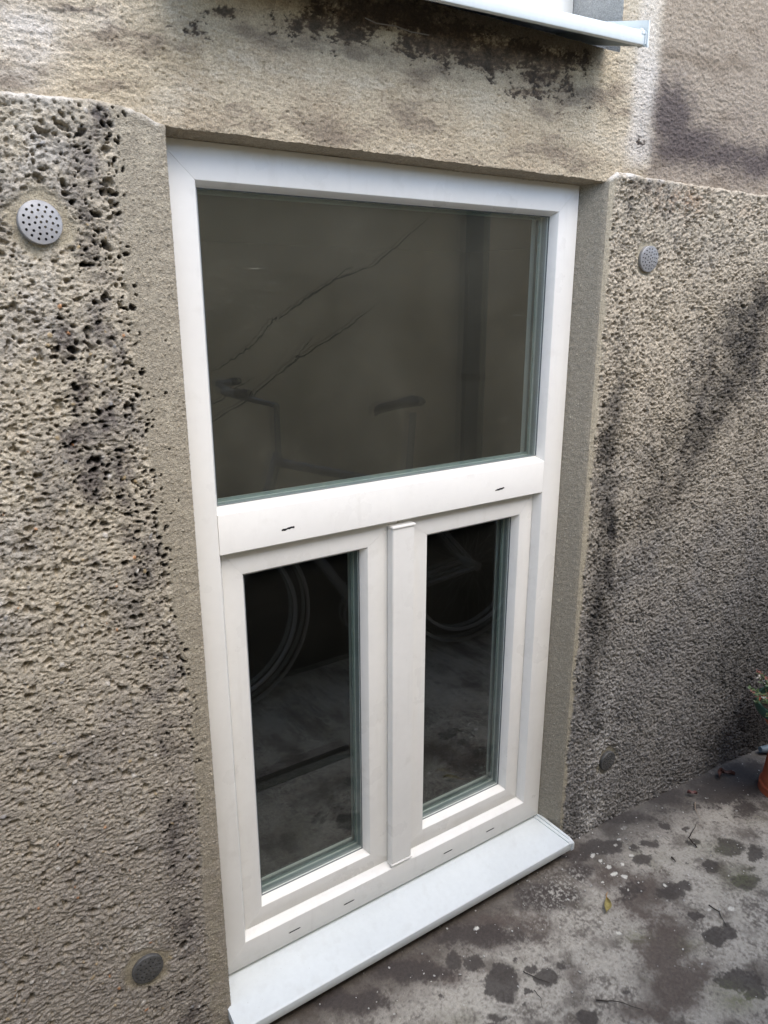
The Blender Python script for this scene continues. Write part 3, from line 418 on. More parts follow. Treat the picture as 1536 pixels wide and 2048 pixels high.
def right_panel():
    u = ranges(.945-.066, .0012, .96, .0019, 1.25, .0026, 2.1, .012, 3.4); z = ranges(-.4, .008, -.22, .0020, 1.615)
    X, Z = np.meshgrid(u, z); X = X.astype(np.float32); Z = Z.astype(np.float32)
    wx = X+.0035*fbm(X, Z, .02, 3, 301); wz = Z+.0035*fbm(X, Z, .02, 3, 305)
    face = sst(.940, .950, X)
    edge = X-(.962+.012*fbm(X*0, Z, .08, 4, 311)+.006*fbm(X, Z, .015, 3, 312)-.008*(1-sst(.2, .9, Z)))
    rough = sst(-.004, .006, edge)
    far = sst(1.3, 1.9, X)
    wob = .16*fbm(X, Z, .009, 3, 321)
    F = f1(wx, wz, .0095, 330); F2 = f1(wx*.9, wz*1.1, .0052, 331); ampr = np.clip(.95+1.1*fbm(X, Z, .07, 3, 332), .35, 1.7)
    h = .003*fbm(X, Z, .10, 3, 340)
    rg = lambda sx, sd_: 1-np.clip(np.abs(fbm(wx, wz*1.1, sx, 2, sd_))*3, 0, 1)
    coral = (.0050*(rg(.013, 333)-.4)*.6+.0036*(rg(.0075, 334)-.4)+.0022*(np.clip(F2, 0, 1)-.45))*ampr+.0040*fbm(wx, wz, .015, 4, 345, .7)+.0022*fbm(X, Z, .005, 2, 346)
    p1 = cells(wx, wz, .017, 350, .72, .17, .38, .09, wob); p2 = cells(wx, wz, .0105, 351, .6, .2, .45, .14, wob)
    hr = coral-p1*.0095-p2*.0060*ampr+.0012
    gr = cells(X, Z, .0100, 360, .7, .11, .24, .12)
    hs = .0008*fbm(X, Z, .01, 3, 361)+.0022*gr*(.6+.4*face)
    h = h*rough*face+hr*rough*face+hs*(1-rough*face)
    cm = capmask(X, Z, .032, .044)
    h = h*(1-cm)+(-.003+.0008*fbm(X, Z, .008, 3, 365))*cm
    zt = np.interp(X, [.9, .945, .97, 1.1, 1.5, 3.4], [1.566, 1.568, 1.583, 1.580, 1.576, 1.574])+.004*fbm(X, Z*0, .04, 3, 370)
    led = sst(-.005, .010, Z-zt)
    h = h*(1-sst(-.022, 0, Z-zt)*.55)+.002*np.exp(-((Z-zt+.006)/.007)**2)-0*led
    x, y, nx, ny = corner_profile(X, .945, -.050, .006, .9125, -1); y = y+led*.024
    P = np.stack([x+nx*h, y+ny*h, Z], -1)
    beige = C3(.48, .425, .34); grey = C3(.255, .245, .235); pale = C3(.62, .60, .57); strip = C3(.40, .36, .28); blk = C3(.016, .016, .016)
    n1 = fbm(X, Z, .2, 4, 400); n2 = fbm(X, Z, .04, 4, 410); n3 = fbm(wx, wz, .007, 3, 420)
    lowr = 1-sst(.3, 1.35, Z+.12*n1+.1*(1.2-X))
    c = mix(beige, grey, np.clip(lowr*.95+.35*sst(-.1, .6, n1), 0, 1))
    c = mix(c, pale, np.clip(spots(S['B_white'], X, Z)*sst(-.4, .3, n2+.6*n3), 0, 1)*.8)
    c = mix(c, C3(.30, .17, .09), np.clip(spots(S['B_brown'], X, Z)*sst(-.3, .4, n2+n3), 0, 1)*.7)
    d = spots(S['B_dark'], X, Z)
    dg = np.exp(-((X-(1.015+.03*fbm(X*0, Z, .15, 2, 436)))/(.034+.03*np.clip(Z-.3, 0, 1)))**2)*sst(.05, .45, Z)*(1-sst(1.0, 1.4, Z))*.95
    dg = np.maximum(dg, 1.0*np.exp(-((X-(1.06+.72*np.clip(Z-.60, 0, 1)))/(.08+.26*np.clip(Z-.6, 0, 1)))**2)*sst(.55, .95, Z)*(1-sst(1.30, 1.48, Z)))
    d = np.maximum(d, dg*(.62+.4*fbm(X, Z, .12, 3, 435)))
    d = np.maximum(d, .55*sst(1.35, 1.75, X)*(1-sst(.2, .9, Z)))  # dimmer lower right corner, its shade painted into the wall colour
    c = mix(c, C3(.055, .052, .054), sst(.22, .95, d+.34*n2+.26*n3)*.88)
    c = c*(1-.35*np.clip(d*1.1, 0, 1)[..., None])
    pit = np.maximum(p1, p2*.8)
    c = mix(c, c*.5+C3(.01, .008, .0), pit*.75*sst(-.4, .3, n2))  # pit floors darkened in the colour to deepen their shade
    mot = fbm(wx, wz, .022, 4, 425, .65)
    c = mix(c, C3(.11, .10, .095), sst(.18, .6, mot+.5*n1)*.5)
    c = mix(c, pale, sst(.25, .6, fbm(wx, wz, .018, 4, 427, .65)-.25*lowr)*.35)
    c = mix(c, blk, sst(.5, .9, pit)*sst(.35, .7, d+.15*n2)*.85)
    rf = rough*face
    c = mix(mix(strip, C3(.30, .275, .225), (1-face)), c, rf)
    c = mix(c, C3(.55, .52, .45), sst(.4, .9, gr)*(1-rough*face)*.5)
    c = mix(c, C3(.36, .33, .25), cm*.75)
    c = mix(c, pale, np.clip(np.exp(-((Z-zt+.001)/.007)**2)*sst(-.3, .3, n2)*.75*face*(X < 1.12), 0, 1))
    sp = cells(X, Z, .03, 430, .35, .02, .05, .02)*(1-face)
    c = mix(c, blk, sp*.8)
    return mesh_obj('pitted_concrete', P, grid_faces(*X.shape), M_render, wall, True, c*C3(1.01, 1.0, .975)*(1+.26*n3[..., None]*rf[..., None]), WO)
right_panel()

UX0, UX1, UZ0 = .0, .950, 1.80           # opening of the upper window
def plaster():
    xs = ranges(-3.0, .1, -1.1, .012, -.35, .0018, UX0, .0018, UX1, .0020, 1.65, .006, 2.2, .02, 3.4, .1, 5)
    z0 = 1.5625
    zs = ranges(z0-.058, .002, z0, .0015, UZ0, .0020, 2.05, .012, 3.0, .1, 4.6)
    X, Z = np.meshgrid(xs, zs); X = X.astype(np.float32); Z = Z.astype(np.float32)
    zl = z0+.0022*fbm(X, X*0, .08, 3, 500)+.0010*gn(X/.008, X*0, 501)
    s = Z-z0                                        # s<0: underside of the lintel
    und = 1-sst(-.004, .003, s)
    wx = X+.01*fbm(X, Z, .08, 3, 505); wz = Z+.01*fbm(X, Z, .08, 3, 506)
    comb = .6*fbm(wx*.25, wz*1.0+.10*wx, .0065, 3, 510, .7)+.35*fbm(wx*.3, wz-.12*wx, .02, 3, 511)
    fine = fbm(X, Z, .0042, 3, 515)
    pimp = cells(X, Z, .0070, 520, .6, .10, .24, .16); dots = cells(X, Z, .010, 521, .55, .09, .22, .10)
    rgt = sst(1.045, 1.09, X+.012*fbm(X, Z, .06, 3, 525))
    h = .0035*fbm(X, Z, .16, 3, 530)+.0024*comb+.0019*fine+.0026*pimp-.0032*dots+.0010*fbm(wx*.4, wz, .007, 3, 517)
    hr = .0020*fbm(wx*.6, wz, .010, 4, 535, .6)+.0014*(f1(wx*.8, wz*1.1, .006, 536)-.5)
    h = h*(1-rgt)+(h*.4+hr*1.4+.002)*rgt
    n2 = fbm(X, Z, .035, 4, 540); n3 = fbm(wx*.6, wz*1.3, .009, 4, 545, .6)
    pm = spots(S['C_peel'], X, Z)
    n4 = fbm(wx*.7, wz*1.2, .0045, 3, 546, .7)
    tear = sst(.55, .68, pm*.84+.55*n2+.60*n3+.40*n4)
    h = h-tear*(.0014+.0006*n3)
    h = h*(1-.5*und)+.0010*und*fbm(X*.3, Z, .01, 3, 550)
    y = -.044-h
    y = np.where(s < 0, -.044-h*.3-s*0, y)
    # wrap below the lintel edge backwards
    yy = np.where(s < 0, -.046+(-s), y); zz = np.where(s < 0, zl-h*.6-.0052*np.clip(-s/.045, 0, 1), np.maximum(Z, zl)+0*Z)
    zz = np.where(s >= 0, Z+(zl-z0)*np.exp(-s/.012), zz)
    P = np.stack([X, yy, zz], -1)
    cream = C3(.475, .415, .315); ochre = C3(.33, .27, .175); white = C3(.58, .555, .525); brown = C3(.095, .068, .050); dark = C3(.035, .028, .025); pinkb = C3(.29, .25, .21); tan = C3(.355, .292, .215)
    n1 = fbm(X, Z, .13, 4, 560)
    c = mix(cream, tan, sst(-.2, .5, n1+.3*n2)*.55)
    c = mix(c, ochre, np.clip(spots(S['C_ochre'], X, Z)*(.6+.8*n2), 0, 1)*.8)
    c = mix(c, white, np.clip(spots(S['C_white'], X, Z)*(.9+.9*n2), 0, 1))
    c = mix(c, pinkb[None, None], rgt*.9)
    c = mix(c, C3(.42, .38, .34), rgt*sst(.1, .5, n3)*.5)
    drt = fbm(wx*.35, wz, .06, 5, 580, .6)
    c = mix(c, C3(.20, .165, .13), sst(.04, .42, drt+.2*n3)*.75*(1-und))
    c = mix(c, C3(.52, .48, .40), sst(.12, .45, -drt+.35*n3)*.45*(1-rgt))
    c = mix(c, white, np.clip(sst(.985, 1.02, X)*(1-rgt)*.7*sst(1.58, 1.64, Z), 0, 1))
    dk = spots(S['C_dark'], X, Z, .45)*1.2
    c = mix(c, C3(.075, .062, .066), np.clip(sst(.18, .95, dk+.28*n2+.3*n3)*.85, 0, 1))
    c = mix(c, mix(brown*1.5, dark, sst(-.35, .4, n3+.6*n2)), tear*.9)
    c = mix(c, C3(.20, .15, .10), np.clip(sst(.35, .95, pm+.3*n2+.3*n4)*.5, 0, 1)*(1-tear))
    grime = sst(.40, .75, 1-np.abs(Z-(1.79+.035*(X-.5)))/.085+.35*n2+.3*n4)*sst(.15, .3, X)*(1-sst(.86, .93, X))
    c = mix(c, C3(.045, .035, .028), grime*.8)
    spk = cells(X, Z, .017, 570, .18, .03, .09, .03)
    c = mix(c, C3(.08, .055, .03), spk*.7)
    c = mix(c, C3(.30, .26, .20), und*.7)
    xm = (X[:-1, :-1]+X[1:, 1:])/2; zm = (Z[:-1, :-1]+Z[1:, 1:])/2
    keep = ~((xm > UX0) & (xm < UX1) & (zm > UZ0))
    return mesh_obj('upper_plaster', P, grid_faces(*X.shape, keep), M_render, wall, True, c*C3(1.04, 1.0, .94)*(1+.16*n3[..., None]), WO)
plaster()
def reveal_sheet(name, P0, du, dv, nu, nv, colr, nrm, seed):
    a, b = np.meshgrid(np.linspace(0, 1, nu), np.linspace(0, 1, nv))
    P = np.array(P0)+a[..., None]*np.array(du)+b[..., None]*np.array(dv)
    U = a*np.linalg.norm(du); V = b*np.linalg.norm(dv)
    h = .0012*fbm(U, V, .012, 4, seed)+.0008*fbm(U, V, .004, 2, seed+5)
    P = P+h[..., None]*np.array(nrm)
    c = np.ones(a.shape+(3,), np.float32)*colr*(1+.12*fbm(U, V, .05, 4, seed+9))[..., None]
    return mesh_obj(name, P, grid_faces(nv, nu), M_render, wall, True, c, WO)
reveal_sheet('reveal_plaster', (UX1, -.046, UZ0), (0, .16, 0), (0, 0, 1.2), 80, 500, C3(.42, .41, .39), (-1, 0, 0), 600)
reveal_sheet('reveal_plaster', (UX0, -.046, UZ0), (0, .16, 0), (0, 0, 1.2), 20, 60, C3(.42, .41, .39), (1, 0, 0), 620)
# ledge of masonry under the upper sill and the dark room behind the window
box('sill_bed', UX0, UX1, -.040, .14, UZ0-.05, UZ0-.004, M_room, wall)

# ------------------------------------------------------------------ ground
def ground():
    xs = ranges(-4, .2, -1.2, .02, -.05, .0026, 1.3, .0032, 2.1, .02, 4, .2, 7); ys = ranges(-9, .2, -1.6, .02, -.72, .0026, -.02, .004, .04)
    X, Y = np.meshgrid(xs, ys); X = X.astype(np.float32); Y = Y.astype(np.float32)
    z = np.interp(X, [-4, 1.05, 1.27, 1.71, 2.0, 7], [-.092, -.090, -.096, -.128, -.155, -.17])
    z = z+.004*fbm(X, Y, .25, 3, 700)+.0012*fbm(X, Y, .03, 4, 705)+.0006*fbm(X, Y, .006, 3, 708)
    n1 = fbm(X, Y, .16, 5, 710); n2 = fbm(X, Y, .04, 5, 715, .6); n3 = fbm(X, Y, .009, 4, 720, .65)
    wx = X+.020*fbm(X, Y, .035, 4, 721, .6); wy = Y+.020*fbm(X, Y, .035, 4, 722, .6)
    pits = cells(X, Y, .012, 730, .4, .06, .16, .08)
    z = z-.0015*pits
    c = mix(C3(.15, .135, .125), C3(.40, .375, .35), sst(-.35, .30, n1*.6+n2*.6+.75*n3+.16))
    c = mix(c, C3(.085, .07, .062), sst(.06, .36, fbm(wx, wy, .12, 5, 712, .6)+.35*n3)*.7)
    c = mix(c, C3(.12, .115, .07), sst(.15, .5, fbm(wx, wy, .2, 5, 760, .6)+.35*n3)*.35)
    c = mix(c, C3(.075, .06, .052), sst(-.25, -.10, Y+.09*n2+.05*n3)*(1-sst(-.02, 0, Y))*.85*(1-sst(.98, 1.06, X)))  # dark band along the sill: its shadow painted into the ground colour
    c = mix(c, C3(.10, .08, .072), np.clip(sst(.25, .75, spots(S['G_brown'], wx, wy)*1.2+.6*n2+.45*n3)*.93, 0, 1))
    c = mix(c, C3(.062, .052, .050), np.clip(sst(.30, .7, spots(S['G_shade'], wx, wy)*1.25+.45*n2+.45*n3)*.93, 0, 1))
    c = mix(c, C3(.55, .53, .50), np.clip(spots(S['G_white'], X, Y)*sst(-.05, .35, n3+.35*n2)*.75, 0, 1))
    bl = sst(.40, .54, spots(S['G_dark'], wx*.9+X*.1, wy*.9+Y*.1)+.16*n2+.20*n3)
    c = mix(c, C3(.060, .052, .050)*1.0, bl*.88)
    sm = cells(wx, wy, .035, 740, .30, .05, .22, .05, .05*n2)*sst(-.1, .3, n1)
    c = mix(c, C3(.075, .065, .062), sm*.75)
    c = mix(c, C3(.13, .14, .07), np.clip(spots(S['G_moss'], X, Y)*sst(-.5, .3, n3)*1.0, 0, 1))
    c = mix(c, C3(.66, .65, .63), np.clip(sst(.40, .55, spots(S['G_drop'], wx*.5+X*.5, wy*.5+Y*.5))*.9, 0, 1))
    wsp = cells(X, Y, .0105, 750, .16, .04, .12, .05)
    c = mix(c, C3(.60, .58, .55), wsp*.75*sst(-.4, .3, n2))
    bsp = cells(X, Y, .009, 752, .22, .05, .14, .06)
    c = mix(c, C3(.06, .05, .05), bsp*.6)
    c = mix(c, C3(.05, .045, .045), sst(-.22, -.07, Y+.07*n2+.04*n3)*.8*sst(.9, 1.15, X))  # contact shade at the foot of the right wall, painted into the colour
    c = c*C3(1.14, 1.12, 1.02)
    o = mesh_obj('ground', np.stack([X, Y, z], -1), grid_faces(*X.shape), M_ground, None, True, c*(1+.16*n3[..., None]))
    tag(o, kind='structure'); return o
ground()
def gz(x, y): return float(np.interp(x, [-4, 1.05, 1.27, 1.71, 2.0, 7], [-.092, -.090, -.096, -.128, -.155, -.17]))+.002

# ------------------------------------------------------------------ basement window
def sweep(bm, rings, gap=.0):
    """rings: (x0, x1, z0, z1, y); four mitred members, each an open-ended trough closed at its ends"""
    n = len(rings)
    for side in range(4):
        A = []; B = []
        for x0, x1, z0, z1, y in rings:
            g = gap
            if side == 0: a, b = (x0+g, y, z0), (x1-g, y, z0)
            elif side == 1: a, b = (x1, y, z0+g), (x1, y, z1-g)
            elif side == 2: a, b = (x1-g, y, z1), (x0+g, y, z1)
            else: a, b = (x0, y, z1-g), (x0, y, z0+g)
            A.append(bm.verts.new(a)); B.append(bm.verts.new(b))
        for i in range(n):
            j = (i+1) % n
            bm.faces.new((A[i], A[j], B[j], B[i]))
        bm.faces.new(A[::-1]); bm.faces.new(B)
def ring_profile(o, i, yf, yb, slant, depth, r=.0016):
    """o, i: outer and inner front rectangles (x0,x1,z0,z1)"""
    ins = lambda R, t: (R[0]+t, R[1]-t, R[2]+t, R[3]-t)
    L = [(*o, yb), (*o, yf+r), (*ins(o, r*.3), yf+r*.3), (*ins(o, r), yf)]
    L += [(*ins(i, -r), yf), (*ins(i, -r*.3), yf+r*.3), (*ins(i, r*.25), yf+r)]
    L += [(*ins(i, slant), yf+depth), (*ins(i, slant), yb)]
    return L
WN = (.462, .0, .0)
win = empty('basement_window')
tag(win, 'tall white plastic basement window with one wide pane above two narrow casements', 'window')
def part(name, bm, m_, parent, smooth=math.radians(28)):
    return bm_obj(name, bm, m_, parent, smooth=smooth)
FO = (.0135, .911, .0, 1.5573); FI = (.0705, .854, .0601, 1.5025)
bm = bmesh.new(); sweep(bm, ring_profile(FO, FI, 0, .07, .008, .018), .00028)
sweep(bm, [(FO[0]+.001, FO[1]-.001, FO[2]+.001, FO[3]-.001, .069), (FO[0]+.001, FO[1]-.001, FO[2]+.001, FO[3]-.001, .0012), (FI[0]-.0012, FI[1]+.0012, FI[2]-.0012, FI[3]+.0012, .0012), (FI[0]+.0068, FI[1]-.0068, FI[2]+.0068, FI[3]-.0068, .0192), (FI[0]+.0068, FI[1]-.0068, FI[2]+.0068, FI[3]-.0068, .069)], 0)
frame = part('frame', bm, M_pvc, win)
# transom: extruded profile in y-z
def prism_x(bm, prof, x0, x1):
    A = [bm.verts.new((x0, y, z)) for y, z in prof]; B = [bm.verts.new((x1, y, z)) for y, z in prof]
    n = len(prof)
    for i in range(n): bm.faces.new((A[i], A[(i+1) % n], B[(i+1) % n], B[i]))
    bm.faces.new(A[::-1]); bm.faces.new(B)
bm = bmesh.new()
prism_x(bm, [(.068, .8995), (.0016, .8995), (.0005, .9), (-.0004, .9012), (-.0004, .9715), (.0002, .973), (.0016, .9737), (.018, .9805), (.018, .984), (.068, .984)], .0709, .8536)
part('transom', bm, M_pvc, win)
def slot(x, z, ln=.028, ht=.0026, y=.0, wob=False):
    bm = bmesh.new(); pts = []
    random.seed(int(x*1000))
    n = 8
    for k in range(n+1):
        t = k/n; w_ = ht/2*(random.uniform(.5, 1.5) if wob else (1 if 0 < k < n else .35))
        pts.append((x-ln/2+ln*t, z+w_+(.0009*math.sin(t*3-1)+.0006*t if wob else 0)))
    for k in range(n, -1, -1):
        t = k/n; w_ = ht/2*(random.uniform(.3, 1.4) if wob else (1 if 0 < k < n else .35))
        pts.append((x-ln/2+ln*t, z-w_+(.0009*math.sin(t*3-1)+.0006*t if wob else 0)))
    f = [bm.verts.new((a, y-.0003, b)) for a, b in pts]; g = [bm.verts.new((a, y+.003, b)) for a, b in pts]
    bm.faces.new(f)
    for k in range(len(f)): bm.faces.new((f[k], f[(k+1) % len(f)], g[(k+1) % len(f)], g[k]))
    return part('drain_slot', bm, M_slot, win, None)
for x in (.182, .3185, .602, .739): slot(x, .0277)
for x in (.203, .721): slot(x, .9262, .026, .0036, -.0004, True)

def glazing(parent, R, y, gm, inset=.004):
    """double glazing: outer pane, spacer bar, inner pane; R is the visible opening"""
    x0, x1, z0, z1 = R
    e = .006
    bm = bmesh.new(); add_box(bm, x0-e, x1+e, y, y+.004, z0-e, z1+e); part('pane', bm, gm, parent, None)
    bm = bmesh.new()
    r = lambda t, yy: (x0+t, x1-t, z0+t, z1-t, yy)
    sweep(bm, [r(-e, y+.0045), r(.0005, y+.0045), r(.0005, y+.0185), r(-e, y+.0185)], 0)
    part('spacer', bm, M_spacer, parent, None)
    bm = bmesh.new(); add_box(bm, x0-e, x1+e, y+.019, y+.023, z0-e, z1+e); part('pane', bm, M_glass_in, parent, None)
    bm = bmesh.new()
    sweep(bm, [r(-.003, y-.0022), r(.0012, y-.0022), r(.0012, y-.0002), r(-.003, y-.0002)], 0)
    part('gasket', bm, M_gasket, parent, None)
    bm = bmesh.new()
    sweep(bm, [r(-e, y+.0235), r(.006, y+.0235), r(.006, y+.0245), r(-e, y+.05)], 0)
    part('inner_rebate', bm, M_spacer, parent, None)
glazing(win, (.0785, .846, .984, 1.4945), .0205, M_glass)
for o_, i_ in (((.0795, .4612, .0672, .8985), (.119, .388, .1082, .8492)), ((.4632, .8447, .0672, .8985), (.5381, .8053, .1082, .8492))):
    c = empty('casement', (0, 0, 0)); c.parent = win; c.location = (0, 0, 0)
    bm = bmesh.new(); sweep(bm, ring_profile(o_, i_, .02, .085, .0085, .018), .00028)
    q = .0012; a = o_; b = i_
    sweep(bm, [(a[0]+q, a[1]-q, a[2]+q, a[3]-q, .084), (a[0]+q, a[1]-q, a[2]+q, a[3]-q, .0212), (b[0]-q, b[1]+q, b[2]-q, b[3]+q, .0212), (b[0]+.0072, b[1]-.0072, b[2]+.0072, b[3]-.0072, .0392), (b[0]+.0072, b[1]-.0072, b[2]+.0072, b[3]-.0072, .084)], 0)
    part('casement_frame', bm, M_pvc, c)
    glazing(c, (b[0]+.0085, b[1]-.0085, b[2]+.0085, b[3]-.0085), .0405, M_glass2)
bm = bmesh.new(); add_box(bm, .4355, .4895, -.0002, .0195, .0715, .884)
cov = bm_obj('mullion_cover', bm, M_pvc, win, bevel=.0012)
for z0, z1 in ((.0668, .0712), (.8843, .8888)):
    bm = bmesh.new(); add_box(bm, .4335, .4915, -.0028, .0197, z0, z1)
    o = bm_obj('cover_cap', bm, M_pvc, cov, bevel=.0010)
bm = bmesh.new()
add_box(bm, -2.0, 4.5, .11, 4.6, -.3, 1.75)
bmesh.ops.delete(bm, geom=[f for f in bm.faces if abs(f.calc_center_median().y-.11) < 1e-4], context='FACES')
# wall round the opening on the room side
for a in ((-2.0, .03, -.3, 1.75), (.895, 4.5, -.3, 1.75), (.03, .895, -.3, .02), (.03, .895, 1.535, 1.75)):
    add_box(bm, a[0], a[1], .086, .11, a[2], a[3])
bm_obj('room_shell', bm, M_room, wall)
rebase(wall, (.45, 0, -.1))
rebase(win, (.462, 0, 0))

# ------------------------------------------------------------------ window sills
def make_sill(name, x0, x1, yb, zb, yn, zn, lip, cap_h, endover):
    """sheet-metal sill: plate from (yb, zb) down to its nose at (yn, zn), lip hanging below, an end cap on each side"""
    s = empty(name)
    sl = (zn-zb)/(yn-yb)
    th = .0018
    prof = [(yb, zb), (yn+.006, zn+.006*sl), (yn+.0025, zn+.0012*0+.0004), (yn+.0006, zn-.0012), (yn, zn-.004), (yn, zn-lip+.002), (yn+.0008, zn-lip+.0004), (yn+.003, zn-lip), (yn+.010, zn-lip), (yn+.010, zn-lip+th), (yn+th, zn-lip+th), (yn+th, zn-.005), (yn+.006, zn-.0028+.006*sl), (yb, zb-th)]
    bm = bmesh.new(); prism_x(bm, prof, x0, x1)
    bm_obj('sill_plate', bm, M_alu, s, smooth=math.radians(35))
    for e, sg in ((x0, -1), (x1, 1)):
        # plastic end cap: an upstand along the side, a raised inner rib and a rounded front
        up = cap_h
        pr = [(yb, zb+up), (yn+.012, zn+up*.55+.012*sl), (yn+.002, zn+up*.25), (yn-.0022, zn-.002), (yn-.0028, zn-.006), (yn-.0026, zn-lip+.001), (yn, zn-lip-.0016), (yn+.014, zn-lip-.0016), (yn+.02, zn-.012), (yb, zb-.012)]
        bm = bmesh.new(); xa, xb_ = sorted((e, e+sg*endover)); prism_x(bm, pr, xa, xb_)
        bmesh.ops.bevel(bm, geom=[d for d in bm.edges if d.calc_face_angle(0) > .7], offset=.0006, segments=2, affect='EDGES')
        c = bm_obj('end_cap', bm, M_alu, s)
        pr = [(yb, zb+.0035), (yn+.004, zn+.0032+.004*sl), (yn-.0012, zn-.001), (yn-.0012, zn-.006), (yn+.004, zn-.002), (yb, zb+.0005)]
        bm = bmesh.new(); xa, xb_ = sorted((e, e-sg*.008)); prism_x(bm, pr, xa, xb_)
        bm_obj('cap_rib', bm, M_alu, c)
    return s
sill = make_sill('window_sill', .0125, .9385, .05, .0005, -.0975, -.0375, .0225, .010, .0075)
tag(sill, 'white metal window sill just above the stained concrete ground under the basement window', 'window sill')
for o in (sill, *sill.children, *[g for c_ in sill.children for g in c_.children]):
    if o.type == 'MESH':
        for v in o.data.vertices:
            if v.co.x > .6: v.co.x -= .027*(v.co.y+.0975)/.0975
rebase(sill, (.4755, -.02, -.06))
us = make_sill('window_sill', .02, .903, .098, 1.862, -.140, 1.8065, .0235, .0, .003)
# tall triangular end plate on the right, as seen from below
for x in (.9055, .0165):
    bm = bmesh.new(); prism_x(bm, [(-.146, 1.778), (-.146, 1.822), (.09, 1.878), (.09, 1.84), (-.135, 1.782)], x, x+.0035)
    bm_obj('end_plate', bm, M_alu, us)
us.rotation_euler = (0, 0, 0)
rebase(us, (.925, -.14, 1.80)); us.rotation_euler = (0, -.036, 0)
tag(us, 'white metal window sill cut off by the top edge, dark mould stains below it', 'window sill')

# ------------------------------------------------------------------ upper window
uw = empty('upper_window')
bm = bmesh.new(); sweep(bm, ring_profile((.005, .9485, 1.845, 3.0), (.062, .891, 1.902, 2.94), .085, .15, .008, .018), .00028); bm_obj('frame', bm, M_pvc, uw, smooth=math.radians(28))
bm = bmesh.new(); sweep(bm, ring_profile((.0705, .8825, 1.910, 2.93), (.112, .841, 1.935, 2.89), .103, .16, .008, .018), .00028); bm_obj('casement_frame', bm, M_pvc, uw, smooth=math.radians(28))
bm = bmesh.new(); add_box(bm, .118, .835, .123, .127, 1.940, 2.885); bm_obj('pane', bm, M_glass2, uw)
bm = bmesh.new(); add_box(bm, .0, .95, .156, .158, 1.80, 3.0); bm_obj('blind', bm, M_pvc, uw)
tag(uw, 'white plastic window at the top edge, only its lower corner showing above a sill', 'window')
rebase(uw, (.48, .1, 1.845))

# ------------------------------------------------------------------ round vent plates
def vent(x, z, r, m_, label, tilt, y=-.0555, dim=False):
    t = empty('vent_cover')
    outer = [Vector((r*math.cos(2*math.pi*k/48), r*math.sin(2*math.pi*k/48))) for k in range(48)]
    vs = list(outer); es = [(k, (k+1) % 48) for k in range(48)]; holes = []
    for rr, n, ph in ((.0, 1, 0), (.245, 6, .3), (.49, 11, .1), (.70, 15, 0), (.0, 0, 0)):
        for k in range(n):
            a = 2*math.pi*k/n+ph
            holes.append(Vector((rr*1.12*r*math.cos(a), rr*1.12*r*math.sin(a))))
    hr = .0018
    for hc in holes:
        b = len(vs)
        vs += [hc+Vector((hr*math.cos(2*math.pi*k/10), hr*math.sin(2*math.pi*k/10))) for k in range(10)]
        es += [(b+k, b+(k+1) % 10) for k in range(10)]
    V, E, F, _, _, _ = geometry.delaunay_2d_cdt(vs, es, [], 1, 1e-6)
    bm = bmesh.new()
    dome = lambda p: -.0022*(1-(p.length/r)**2)-.0012
    bv = [bm.verts.new((p.x, dome(p), p.y)) for p in V]
    for f in F:
        c = sum((V[i] for i in f), Vector((0, 0)))/len(f)
        if any((c-hc).length < hr*.96 for hc in holes): continue
        bm.faces.new([bv[i] for i in f])
    # thickness and rolled rim
    ex = bmesh.ops.extrude_face_region(bm, geom=bm.faces[:])
    for v in ex['geom']:
        if isinstance(v, bmesh.types.BMVert): v.co.y += .0012
    bm_obj('perforated_plate', bm, m_, t)
    bm = bmesh.new()
    rings = [[bm.verts.new((q*math.cos(2*math.pi*k/48), yy, q*math.sin(2*math.pi*k/48))) for k in range(48)] for q, yy in ((r*.985, -.0014), (r*1.01, -.0012), (r*1.02, .001), (r*1.0, .012))]
    for A, B in zip(rings, rings[1:]):
        for k in range(48): bm.faces.new((A[k], A[(k+1) % 48], B[(k+1) % 48], B[k]))
    bm_obj('rim', bm, m_, t, smooth=True)
    bm = bmesh.new()
    cv = [bm.verts.new((r*.97*math.cos(2*math.pi*k/32), .006, r*.97*math.sin(2*math.pi*k/32))) for k in range(32)]; bm.faces.new(cv)
    ex = bmesh.ops.extrude_face_region(bm, geom=bm.faces[:])
    for v in ex['geom']:
        if isinstance(v, bmesh.types.BMVert): v.co.y += .004
    bm_obj('backing', bm, M_slot, t)
    t.location = (x, y, z); t.rotation_euler = tilt
    tag(t, label, 'vent cover', 'round perforated vent covers in the concrete wall')
vent(-.165, 1.426, .0272, M_vent, 'large-looking bright grey round vent cover in the pitted wall at upper left', (math.radians(-4), math.radians(8), math.radians(4)))
vent(1.088, 1.4135, .0272, M_vent, 'pale grey round vent cover in the wall right of the wide upper pane', (math.radians(3), math.radians(-5), math.radians(-5)))
vent(-.1365, .169, .0272, M_ventdark, 'dark grimy round vent cover low on the left wall beside the sill', (math.radians(0), math.radians(20), 0))
vent(1.1126, .117, .0272, M_ventdark, 'nearly black round vent cover low on the right wall above the ground', (0, math.radians(30), 0))

